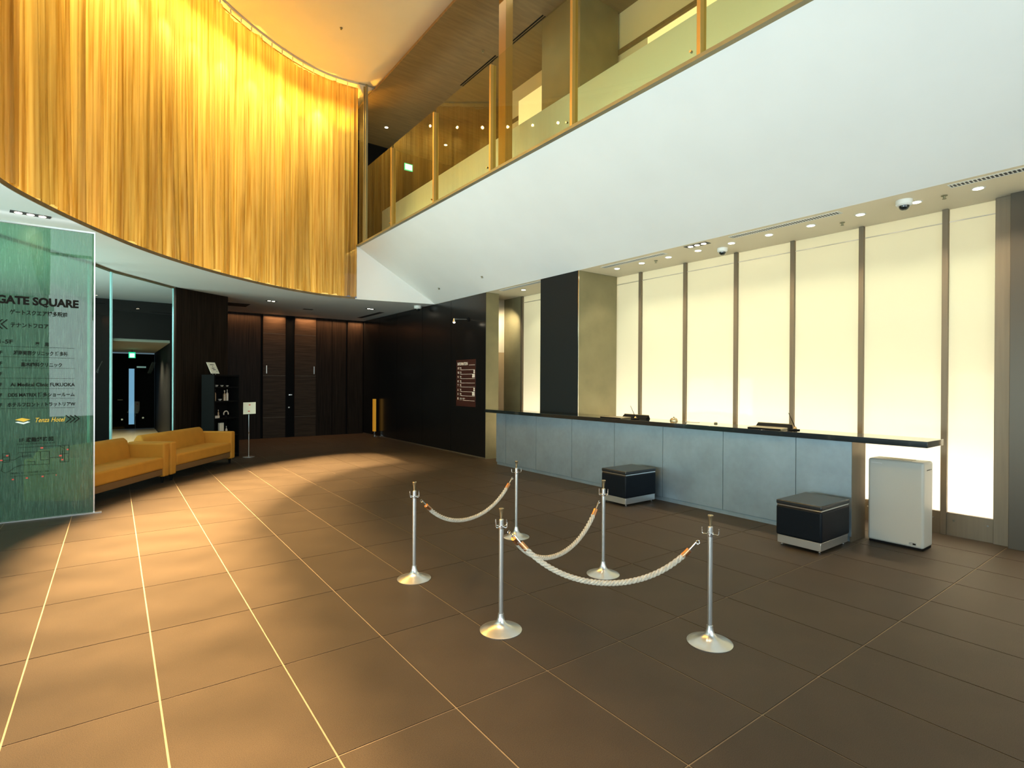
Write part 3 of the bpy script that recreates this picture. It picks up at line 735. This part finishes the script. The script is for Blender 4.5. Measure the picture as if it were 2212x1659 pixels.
def rope(i, j, sag, label, za=.685, turns=17):
    a, b = Vector((*ST[i], za)), Vector((*ST[j], za)); h = (b-a).normalized(); a = a+h*.05; b = b-h*.05
    e = empty('rope'); tag(e, label, 'rope', 'white twisted ropes')
    L = (b-a).length
    def P(t):
        p = a.lerp(b, t); k = 2.0; p.z -= sag*(1-(math.cosh(k*(2*t-1))-1)/(math.cosh(k)-1)); return p
    n = 240; side = Vector((-h.y, h.x, 0)); t0, t1 = .085, .915
    for q in range(3):
        pts = []
        for m in range(n+1):
            t = t0+(t1-t0)*m/n; p = P(t); tg = (P(min(t+.01, 1))-P(max(t-.01, 0))).normalized(); up = side.cross(tg)
            w = 2*math.pi*(turns*t*L/1.3+q/3); pts.append(p+(side*math.cos(w)+up*math.sin(w))*.0098)
        MB().tube(pts, .0092, 8).build('strand', 'rope', e, smooth=True)
    for ta, tb, end in ((.03, t0+.012, 0), (t1-.012, .97, 1)):
        ps = [P(ta+(tb-ta)*k/4) for k in range(5)]
        sl = ps[2:] if end == 0 else ps[:3]
        MB().tube(sl, .0185, 14).build('ferrule', 'copper' , e, smooth=True)
        cl = ps[:3] if end == 0 else ps[2:]
        MB().tube(cl, .0055, 8).build('clasp', 'chrome', e)
        ep = ps[0] if end == 0 else ps[-1]
        sgn = -1 if end == 0 else 1
        ring = [ep+h*sgn*.012*(1+math.cos(w))*.9+Vector((0, 0, 1))*.012*math.sin(w) for w in [2*math.pi*k/10 for k in range(11)]]
        MB().tube(ring, .0028, 6, caps=False).build('ring', 'chrome', e)
rope(0, 2, .33, 'white rope sagging between the leftmost and farthest stanchions')
rope(1, 3, .35, 'white rope from the front left stanchion back to the one by the middle ottoman')
rope(1, 4, .34, 'white rope sagging across the front between the two nearest stanchions')

# ================================================================== SOFAS
def sofa(x, y, ang, L, label):
    e = empty('sofa', (x, y, 0), ang); tag(e, label, 'sofa')
    D, aw = .74, .15
    for x0 in (0, L-aw): MB().box(x0, x0+aw, 0, D-.02, .10, .64).build('armrest', 'mustard', e, bevel=.025, seg=3)
    MB().box(aw, L-aw, .02, D-.03, .13, .23).build('base_rail', 'sofa_base', e, bevel=.01)
    MB().box(aw+.002, L-aw-.002, -.0, D-.12, .23, .42).build('seat', 'mustard', e, bevel=.03, seg=3)
    # slanted rounded back
    pr = [(D-.24, .38), (D-.20, .60), (D-.18, .69), (D-.13, .735), (D-.06, .73), (D-.01, .66), (D+.02, .45), (D+.0, .16), (D-.22, .16)]
    v = []; n = len(pr)
    mb = MB()
    xs = [aw+.003, aw+.03, L-aw-.03, L-aw-.003]; sc = [.9, 1, 1, .9]
    cy, cz = D-.11, .45
    for x_, k_ in zip(xs, sc):
        v += [(x_, cy+(a-cy)*k_, cz+(b-cz)*k_) for a, b in pr]
    f = [(i*n+k, i*n+(k+1) % n, (i+1)*n+(k+1) % n, (i+1)*n+k) for i in range(3) for k in range(n)]+[tuple(range(n)), tuple(range(3*n, 4*n))]
    mb.add(v, f).build('backrest', 'mustard', e, bevel=.012, seg=2)
    for x_ in (.10, L-.10):
        for y_ in (.06, D-.10): MB().lathe([(.018, 0), (.026, .10)], (x_, y_, 0), 12).build('foot', 'black', e)
aA = math.atan2(.831, .556); LA = 1.92
sofa(.735-.556*LA, 10.42-.831*LA, aA, LA, 'mustard sofa nearest the viewer, partly behind the green glass sign')
aB = math.atan2(.802, .597); LB = 2.04
sofa(.755, 10.44, aB, LB, 'mustard sofa farther back, ending beside the black display shelf')

# ================================================================== GLASS SCREEN BEHIND THE SOFAS
sc_ = empty('window_3'); struct(sc_, 'clear floor to ceiling glass screen behind the sofas', 'window')
GP = [(-1.3, 9.75), (-.33, 11.2), (-.045, 11.80), (.985, 13.12)]
for (xa, ya), (xb, yb) in zip(GP, GP[1:]):
    a = Vector((xa, ya)); b = Vector((xb, yb)); h = (b-a).normalized(); n = Vector((-h.y, h.x))*.012
    a2 = a+h*.02; b2 = b-h*.02
    MB().prism([a2-n, b2-n, b2+n, a2+n], .0, LC-.03).build('glass_pane', 'screen_glass', sc_)
    for p in (a2, b2):
        c = p-h*.008 if p is a2 else p+h*.008
        MB().prism([c-h*.008-n, c+h*.008-n, c+h*.008+n, c-h*.008+n], 0, LC-.03).build('glass_edge', 'edge_glass_lit', sc_)
    MB().prism([a-n*2, b-n*2, b+n*2, a+n*2], LC-.03, LC-.002).build('head_track', 'brushed_bronze', sc_)
spot((.55, 12.85, 3.5), (.2, .3, -1), 90, (.75, .95, 1), 80, .9)  # cool spot added to brighten the glass edges

# ================================================================== GLASS SIGN
YS = 8.475
sg = empty('glass_sign', (-.9, YS, 0)); sg.location = (0, 0, 0)
tag(sg, 'large green glass directory sign standing at the left edge', 'sign')
MB().box(-2.6, -.205, YS, YS+.012, .01, 3.46).build('glass_panel', 'sign_glass', sg)
MB().box(-.203, -.190, YS-.002, YS+.014, .01, 3.465).build('edge_trim', 'satin_steel', sg)
MB().box(-2.6, -.19, YS-.004, YS+.016, 3.465, 3.485).build('top_trim', 'satin_steel', sg)
MB().box(-2.6, -.12, YS-.03, YS+.03, 0, .012).build('floor_shoe', 'satin_steel', sg)
YT = YS-.004; AX, AZ = (1, 0, 0), (0, 0, 1)
t = MB()
text_mb(t, 'GATE SQUARE', .125, (-1.085, YT, 2.535), AX, AZ, bold=.0055, width=.735)
t.build('title_lettering', 'ink', sg, flipfix=False)
t = MB()
def T_(txt, x0, z, w, size, bold=.0013): text_mb(t, txt, size, (x0, YT, z), AX, AZ, width=w, bold=bold)
T_('ゲートスクエア博多駅前', -.972, 2.415, .515, .062)
T_('テナントフロア', -.965, 2.265, .335, .062)
T_('1-5F', -1.06, 2.07, .115, .062)
T_('薬', -.748, 2.055, .038, .05); T_('局', -.665, 2.055, .038, .05)
T_('F', -1.056, 1.945, .022, .055); T_('湘南美容クリニック 博多院', -.94, 1.945, .49, .055)
T_('F', -1.056, 1.82, .022, .055); T_('高木歯科クリニック', -.875, 1.81, .37, .055); T_('たかぎ しか', -.87, 1.868, .15, .022, 0)
T_('F', -1.056, 1.70, .022, .055)
T_('F', -1.056, 1.575, .022, .055); T_('Ai Medical Clinic FUKUOKA', -.965, 1.575, .58, .058)
T_('F', -1.056, 1.455, .022, .055); T_('DDS MATRIX 博多ショールーム', -.985, 1.455, .60, .055)
T_('F', -1.056, 1.34, .022, .055); T_('ホテルフロント / トラットリアW', -.99, 1.34, .61, .055)
T_('1F 避難経路図', -.885, .925, .30, .058, .001)
T_('EVACUATION ROUTE MAP', -.905, .892, .34, .020, 0)
T_('非常の際は、あわてず係員の誘導に従って避難して下さい', -.965, .555, .42, .022, 0)
T_('In case of emergency, follow the staff and evacuate calmly', -.96, .525, .41, .018, 0)
for z in (2.035, 1.915, 1.79, 1.668, 1.547, 1.428, 1.315): t.box(-1.25, -.385, YT-.0005, YT, z, z+.003)
def chev(mb, x, z, s, h, w=.014):
    mb.add([(x, YT, z+h), (x+w, YT, z+h), (x+w+s, YT, z), (x+s, YT, z)], [(0, 1, 2, 3)])
    mb.add([(x, YT, z-h), (x+w, YT, z-h), (x+w+s, YT, z), (x+s, YT, z)], [(0, 3, 2, 1)])
for k in range(3): chev(t, -.475+.04*k, 1.178, .045, .045)
for k in range(3): chev(t, -1.0-.04*k, 2.29, -.05, .055)
t.build('lettering', 'ink', sg, flipfix=False)
lg = MB(); lg.add([(-.925, YT, 1.185), (-.865, YT, 1.205), (-.79, YT, 1.185), (-.85, YT, 1.160)], [(0, 1, 2, 3)]); lg.build('logo', 'logo_gold', sg, flipfix=False)
lg = MB(); lg.add([(-.925, YT, 1.155), (-.90, YT, 1.163), (-.85, YT, 1.150), (-.815, YT, 1.163), (-.79, YT, 1.155), (-.85, YT, 1.130)], [(0, 1, 2, 3, 4, 5)]); lg.build('logo', 'logo_white', sg, flipfix=False)
t = MB(); text_mb(t, 'Tenza Hotel', .075, (-.755, YT, 1.150), (1, 0, 0), (.25, 0, 1), width=.27, bold=.0006); t.build('hotel_lettering', 'logo_gold', sg, flipfix=False)
mp = MB()
def ln(pts, w=.002):
    for (x1, z1), (x2, z2) in zip(pts, pts[1:]):
        d = Vector((x2-x1, z2-z1)); n = Vector((-d.y, d.x)).normalized()*w
        mp.add([(x1-n.x, YT, z1-n.y), (x2-n.x, YT, z2-n.y), (x2+n.x, YT, z2+n.y), (x1+n.x, YT, z1+n.y)], [(0, 1, 2, 3)])
ln([(-1.03, .68), (-1.04, .60), (-1.01, .575), (-.97, .59), (-.93, .63), (-.87, .655), (-.62, .645), (-.62, .74), (-.62, .80), (-.90, .80)])
ln([(-1.03, .72), (-.93, .72), (-.88, .755), (-.78, .77)]); ln([(-.86, .80), (-.86, .745), (-.78, .755)])
ln([(-.66, .86), (-.44, .86), (-.44, .66), (-.52, .66), (-.52, .86)]); ln([(-.48, .86), (-.48, .66)]); ln([(-.52, .76), (-.44, .76)]); ln([(-.62, .72), (-.52, .72)])
ln([(-.90, .86), (-.66, .86)]); ln([(-.70, .80), (-.70, .70), (-.62, .70)]); ln([(-.75, .645), (-.75, .69), (-.82, .69)]); ln([(-1.03, .80), (-.97, .80), (-.97, .70), (-1.03, .70), (-1.03, .80)]); ln([(-.97, .76), (-1.03, .76)])
ln([(-.53, .86), (-.48, .82)]); ln([(-.50, .80), (-.50, .68)])
mp.build('map_drawing', 'ink', sg, flipfix=False)
rd = MB()
for x, z, w in ((-1.05, .715, .02), (-1.0, .765, .02), (-.70, .835, .025), (-.53, .73, .025), (-.51, .68, .02), (-.46, .80, .018), (-.95, .485, .018), (-.83, .49, .02), (-.69, .495, .02), (-.56, .50, .006)):
    rd.box(x, x+w, YT-.001, YT, z, z+.016)
o = rd.build('map_marks', 'red_ink', sg, flipfix=False); o['kind'] = 'stuff'

# ================================================================== INFORMATION SIGN ON BLACK WALL + LAMP
inf = empty('information_sign'); tag(inf, 'dark maroon information board on the black wall', 'sign')
XI = 6.402
MB().box(XI, 6.409, 10.03, 10.86, 1.10, 2.16).build('board', 'sign_maroon', inf)
t = MB(); IX = (0, -1, 0)
def TI(txt, y0, z, w, size, bold=0): text_mb(t, txt, size, (XI-.002, y0, z), IX, AZ, width=w, bold=bold)
TI('INFORMATION', 10.80, 2.035, .44, .095, .002)
rowsI = [('11', 1.945), ('10', 1.845), ('9', 1.745), ('8', 1.645), ('7', 1.555), ('6', 1.45), ('5', 1.355), ('1', 1.25)]
for n_, z in rowsI:
    TI(n_, 10.79, z, .06 if len(n_) == 2 else .03, .07, .002)
    TI('客室' if n_ != '1' else 'フロント ロビー', 10.70, z+.012, .07 if n_ != '1' else .24, .04, .0008)
    TI('Guest room', 10.70, z-.012, .09, .018, 0)
    t.box(XI-.002, XI-.001, 10.06, 10.66 if n_ != '1' else 10.56, z-.018, z-.012)
t.box(XI-.002, XI-.001, 10.06, 10.30, 2.03, 2.037)
t.build('lettering', 'white_ink', inf, flipfix=False)
t = MB()
for y0, w, z in ((10.06, .05, 1.845), (10.06, .11, 1.755), (10.06, .05, 1.45), (10.06, .11, 1.355)):
    for k in range(2 if w < .1 else 4):
        a = k % 2 if w > .1 else 0; b = k//2 if w > .1 else k
        t.box(XI-.002, XI-.001, y0+.055*a, y0+.055*a+.048, z+.04*b, z+.04*b+.034)
t.build('pictogram', 'white_ink', inf, flipfix=False)
lm = empty('wall_lamp', (6.41, 10.35, 3.06)); tag(lm, 'small chrome arm lamp on the black wall above the information sign', 'lamp')
MB().lathe([(.045, 0), (.045, -.02), (.03, -.04)], (0, 0, 0), 16, 'x').build('wall_plate', 'black', lm)
MB().tube([(-.03, 0, 0), (-.37, 0, -.02)], .009, 8).build('arm', 'satin_steel', lm)
MB().lathe([(.012, .0), (.02, -.02), (.034, -.07), (.036, -.085)], (-.37, 0, .0), 16).build('shade', 'chrome', lm, smooth=True)
MB().lathe([(.028, -.086), (.024, -.10), (.01, -.108)], (-.37, 0, 0), 14).build('bulb', 'lamp_glow', lm, smooth=True)
spot((6.04, 10.35, 2.93), (.45, -.08, -.55), 9, (1, .72, .5), 70, .9, .02)

# ================================================================== DISPLAY SHELF, EASEL
F1 = Vector((1.675, 12.705)); F2 = Vector((2.215, 13.085)); hx = (F2-F1).normalized(); ang = math.atan2(hx.y, hx.x); WS = (F2-F1).length
sh = empty('display_shelf', (F1.x, F1.y, 0), ang); tag(sh, 'black open display shelf of bottles beside the far sofa', 'shelf')
HS = 1.78; DS = .34
for x0 in (0, WS-.03): MB().box(x0, x0+.03, 0, DS, 0, HS).build('side_panel', 'black', sh)
MB().box(.03, WS-.03, DS-.02, DS, 0, HS).build('back_panel', 'black', sh)
SHZ = [.05, .47, .84, 1.20, 1.50, HS-.03]
for z in SHZ: MB().box(.03, WS-.03, .0, DS-.02, z, z+.025).build('shelf_board', 'black', sh)
def shelf_pt(x, y): return (F1.x+hx.x*x-hx.y*y, F1.y+hx.y*x+hx.x*y)
def bottle(x, y, z, h, r, m, label):
    X, Y = shelf_pt(x, y); e = empty('bottle', (X, Y, z+.0255)); tag(e, label, 'bottle', 'bottles on the display shelf')
    MB().lathe([(r, 0), (r, h*.58), (r*.85, h*.66), (r*.32, h*.74), (r*.30, h*.88)], (0, 0, 0), 14).build('body', m, e, smooth=True)
    MB().lathe([(r*.36, h*.885), (r*.36, h)], (0, 0, 0), 10).build('cap', 'paper', e)
for x, z, h, r, m, lb in ((.07, .84+.36, .20, .028, 'pale_ware', 'pale bottle at the left end of the second shelf'),
                          (.13, 1.20, .25, .026, 'bottle_glass', 'slim amber bottle next to the pale one on the second shelf'),
                          (.38, 1.20, .22, .032, 'bottle_glass', 'round amber bottle right of centre on the second shelf'),
                          (.45, 1.20, .24, .024, 'pale_ware', 'slim pale bottle right of centre on the second shelf'),
                          (.08, .84, .26, .030, 'bottle_glass', 'amber bottle with a long neck on the third shelf'),
                          (.22, .84, .17, .018, 'bottle_glass', 'small dark vial at the middle of the third shelf'),
                          (.43, .47, .18, .022, 'pale_ware', 'small pale bottle on the fourth shelf')):
    bottle(x, .12, z, h, r, m, lb)
def bowl(x, z, r, label):
    X, Y = shelf_pt(x, .12); o = MB().lathe([(r*.4, 0), (r*.5, r*.1), (r*.9, r*.6), (r, r*.95), (r*.93, r*.95), (r*.8, r*.6), (r*.3, r*.2)], (X, Y, z+.0255), 16).build('cup', 'pale_ware', smooth=True)
    tag(o, label, 'cup', 'cups on the display shelf')
bowl(.08, 1.50, .035, 'pale cup at the left end of the top shelf'); bowl(.17, 1.50, .038, 'pale cup second from the left on the top shelf')
bowl(.31, 1.50, .034, 'pale cup at the middle of the top shelf'); bowl(.45, 1.50, .030, 'small pale cup at the right end of the top shelf')
bowl(.26, 1.20, .040, 'pale cup between the bottles of the second shelf')
X, Y = shelf_pt(.42, .12)
o = MB().tube([(X+hx.x*.06*math.cos(w), Y+hx.y*.06*math.cos(w), .84+.10+.06*math.sin(w)) for w in [math.pi*k/10*1.2-.3 for k in range(11)]], .012, 8).build('ornament', 'pale_ware', smooth=True)
tag(o, 'white crescent shaped ornament on the third shelf', 'ornament')
o = MB().box(X-.02, X+.02, Y-.02, Y+.02, .8655, .90).build('ornament_stand', 'black'); tag(o, 'small black stand under the white crescent', 'stand')
X, Y = shelf_pt(.11, .06); o = MB().box(-.06, .06, -.03, .03, 0, .05).build('gift_box', 'pale_ware'); o.location = (X, Y, .8655); o.rotation_euler = (0, 0, ang); tag(o, 'pale pink box in front of the amber bottle on the third shelf', 'box')
X, Y = shelf_pt(.27, .10); o = MB().box(-.055, .055, -.02, .02, 0, .26).build('price_card', 'paper'); o.location = (X, Y, .4955); o.rotation_euler = (0, 0, ang); tag(o, 'tall white card standing on the fourth shelf', 'card')
X, Y = shelf_pt(.13, .12)
cs = empty('card_stand', (X, Y, HS), ang); tag(cs, 'tilted white notice card on top of the display shelf', 'sign')
MB().add([(-.09, .0, .025), (.12, .0, .025), (.09, .10, .26), (-.12, .10, .26), (-.09, .008, .023), (.12, .008, .023), (.09, .108, .258), (-.12, .108, .258)],
         [(0, 1, 2, 3), (4, 7, 6, 5), (0, 4, 5, 1), (1, 5, 6, 2), (2, 6, 7, 3), (3, 7, 4, 0)]).build('card', 'paper', cs)
mb = MB()
for a, b, z in ((-.06, .04, .205), (-.01, .01, .17), (-.04, .03, .13), (-.02, .05, .10), (.06, .08, .07)):
    yy = (z-.025)/.235*.10; mb.add([(a, yy-.003, z), (b, yy-.003, z), (b, yy+.001, z+.012), (a, yy+.001, z+.012)], [(0, 1, 2, 3)])
mb.build('lettering', 'ink', cs, flipfix=False)
MB().tube([(-.03, .02, 0), (-.03, .05, .1)], .004, 6).tube([(.04, .02, 0), (.04, .05, .1)], .004, 6).build('support', 'chrome', cs)
ea = empty('notice_stand', (2.36, 12.82, 0), -.55); tag(ea, 'thin chrome floor stand holding a white notice sheet beside the shelf', 'sign stand')
MB().lathe([(.12, 0), (.12, .008), (.02, .016)], (0, 0, 0), 24).build('base', 'satin_steel', ea, smooth=True)
MB().cyl((0, 0, .01), .009, .52, 10).cyl((0, 0, .5), .006, .42, 10).build('pole', 'satin_steel', ea)
MB().cyl((0, 0, .50), .014, .05, 10).build('collar', 'chrome', ea)
MB().add([(-.10, -.05, .93), (.16, -.05, .945), (.11, .08, 1.19), (-.15, .08, 1.18), (-.10, -.04, .93), (.16, -.04, .945), (.11, .09, 1.19), (-.15, .09, 1.18)],
         [(0, 1, 2, 3), (4, 7, 6, 5), (0, 4, 5, 1), (1, 5, 6, 2), (2, 6, 7, 3), (3, 7, 4, 0)]).build('sheet', 'paper', ea)
MB().box(-.02, .015, .045, .052, 1.12, 1.14).box(-.01, .03, -.028, -.022, .985, 1.005).build('print', 'red_ink', ea)
spot((2.7, 11.6, 3.5), (-.1, .55, -1), 20, (1, .75, .5), 50, .9)

# ================================================================== CEILING FITTINGS
def downlight(x, y, z, label, power=52, grp='downlights in the soffit over the counter', r=.045, ang=100):
    e = empty('downlight', (x, y, z)); tag(e, label, 'downlight', grp)
    MB().lathe([(r+.012, 0), (r+.012, -.004), (r, -.005), (r, 0)], (0, 0, 0), 20).build('trim_ring', 'white_plastic', e)
    MB().cyl((0, 0, -.0065), r*.92, .003, 18).build('lamp', 'lamp_glow', e)
    if power: spot((x, y, z-.03), (0.12, 0, -1), power, (1, .84, .60), ang, .8, .03)
DY = [1.03, 1.554, 2.062, 2.593, 3.134, 3.656, 4.183, 4.709, 5.229, 5.748, 6.278]
DN = ['just outside the right edge of view', 'rightmost in view, near the brushed steel posts', 'half hidden behind the large dome camera', 'third from the right in view',
      'fourth from the right in view', 'fifth from the right in view', 'above the small dome camera', 'beside the triple slot light', 'third from the column', 'second from the column', 'closest to the column']
for y, nm in zip(DY, DN): downlight(6.82, y, LC-.001, 'round soffit downlight '+nm)
downlight(6.86, 8.908, LC-.001, 'round soffit downlight left of the column')
downlight(5.80, 13.53, 8.399, 'upper floor downlight beside the curtain edge', 14, 'upper floor downlights')
downlight(7.58, 13.51, 8.399, 'upper floor downlight seen through the balcony glass', 14, 'upper floor downlights')
AN = ['nearest the balcony, behind the viewer', 'nearest the balcony, middle of its row', 'nearest the balcony, farthest into the hall', 'nearest the curtain, behind the others', 'nearest the curtain, farther into the hall']
for (x, y), nm in zip(ATR, AN): downlight(x, y, HC-.001, 'high ceiling downlight '+nm, 0, 'high ceiling downlights', .06)
def slot(x, y, rz, n, z, label, pw=10, d=(0, 0, -1)):
    e = empty('slot_light', (x, y, z), rz); tag(e, label, 'slot light', 'multi lamp slot lights')
    w = .105*n
    MB().box(-w/2-.02, w/2+.02, -.06, .06, -.004, 0).build('frame', 'vent_dark', e)
    for k in range(n): MB().cyl((-w/2+.0525+.105*k, 0, -.008), .034, .004, 14).build('lamp', 'lamp_glow', e)
    spot((x, y, z-.04), d, pw, (1, .72, .48), 90, .8, .04)
slot(-.787, 8.40, .15, 3, LC-.001, 'triple slot light in the low ceiling above the green glass sign', 30, (0, -.2, -1))
slot(6.535, 4.53, 1.57, 3, LC-.001, 'triple slot light in the soffit above the counter', 10)
slot(3.04, 13.887, .3, 2, LC-.001, 'twin slot light in the low ceiling left of centre', 22)
slot(5.457, 13.73, .3, 2, LC-.001, 'twin slot light in the low ceiling near the black wall', 22)
def grille(x, y0, y1, label, w=.09, z=LC-.001):
    e = empty('air_grille', (x, y0, z)); tag(e, label, 'air grille', 'linear ceiling air grilles')
    L = y1-y0
    MB().box(-w/2-.012, -w/2, -.01, L+.01, -.004, 0).box(w/2, w/2+.012, -.01, L+.01, -.004, 0).box(-w/2, w/2, -.01, 0, -.004, 0).box(-w/2, w/2, L, L+.01, -.004, 0).build('frame', 'white_plastic', e)
    MB().box(-w/2, w/2, 0, L, -.0015, -.0005).build('duct', 'vent_dark', e)
    mb = MB(); n = int(L/.03)
    for k in range(n): mb.box(-w/2, w/2, k*L/n+.006, k*L/n+.016, -.004, -.0016)
    mb.build('slats', 'white_plastic', e)
grille(6.54, .9, 1.70, 'linear air grille in the soffit at the far right')
grille(6.55, 2.70, 4.02, 'long linear air grille in the soffit above the counter')
grille(6.58, 5.11, 6.36, 'linear air grille in the soffit right of the column')
grille(6.55, 7.94, 9.27, 'linear air grille in the soffit left of the column')
for x, y0, y1, lb in ((6.352, 7.67, 8.9, 'dark slot diffuser in the upper ceiling beside the column'), (6.352, 9.2, 10.6, 'dark slot diffuser in the upper ceiling beyond the post')):
    o = MB().box(x-.04, x-.015, y0, y1, 8.392, 8.40).box(x+.015, x+.04, y0, y1, 8.392, 8.40).build('slot_diffuser', 'black'); tag(o, lb, 'air diffuser')
o = MB().box(5.9, 6.05, 14.2, 15.9, LC-.006, LC-.001).build('slot_diffuser', 'vent_dark'); tag(o, 'dark linear diffuser in the low ceiling beside the black wall', 'air diffuser')
o = MB().box(2.15, 2.75, 14.8, 15.4, LC-.006, LC-.001).build('ceiling_vent', 'vent_dark'); tag(o, 'dark square ceiling vent beside the timber wall corner', 'air vent')
o = MB().box(4.05, 4.30, 14.8, 14.95, LC-.006, LC-.001).build('ceiling_vent', 'vent_dark'); tag(o, 'small dark ceiling vent between the two twin slot lights', 'air vent')
def camera_dome(x, y, z, s, label, dark=True):
    e = empty('security_camera', (x, y, z)); tag(e, label, 'security camera')
    MB().lathe([(.075*s, 0), (.075*s, -.045*s), (.06*s, -.06*s)], (0, 0, 0), 28).build('housing', 'white_plastic', e, smooth=True)
    MB().lathe([(.047*s, -.06*s), (.045*s, -.075*s), (.035*s, -.093*s), (.018*s, -.104*s)], (0, 0, 0), 24).build('dome', 'stone_top', e, smooth=True)
camera_dome(6.66, 2.12, LC-.001, 1.0, 'larger white dome security camera at the right of the soffit')
camera_dome(6.98, 4.42, LC-.001, .95, 'smaller white dome security camera above the counter')
camera_dome(6.20, 12.45, LC-.001, 1.25, 'white security camera at the top of the black wall')
def sprinkler(x, y, z, label):
    o = MB().lathe([(.028, 0), (.028, -.006), (.012, -.008), (.010, -.03), (.018, -.032), (.018, -.036)], (x, y, z), 14).build('sprinkler', 'brushed_bronze', smooth=True); tag(o, label, 'sprinkler')
sprinkler(6.81, 1.82, LC-.001, 'dark ceiling sensor right of the large dome camera')
sprinkler(6.99, 2.85, LC-.001, 'small ceiling sensor left of the large dome camera')
sprinkler(6.86, 5.499, LC-.001, 'tiny ceiling sensor above the left part of the light wall')
sprinkler(6.059, 9.27, zs(6.059), 'sprinkler on the white bulkhead left of the column')
sprinkler(6.046, 11.064, zs(6.046), 'sprinkler on the white bulkhead near the dark wall top')
sprinkler(3.606, 10.65, HC-.001, 'small dark sensor on the orange high ceiling')
sprinkler(6.03, 9.23, 8.399, 'small dark sensor on the brown upper ceiling')
em = empty('exit_sign', (7.0, 14.5, 7.98)); em.location = (7.0, 14.69, 7.9)
tag(em, 'small glowing exit sign seen through the balcony glass', 'exit sign')
MB().box(-.13, .13, 0, .03, 0, .2).build('housing', 'exit_green', em); MB().box(-.11, .11, -.004, 0, .02, .18).build('pictogram', 'exit_glow', em)
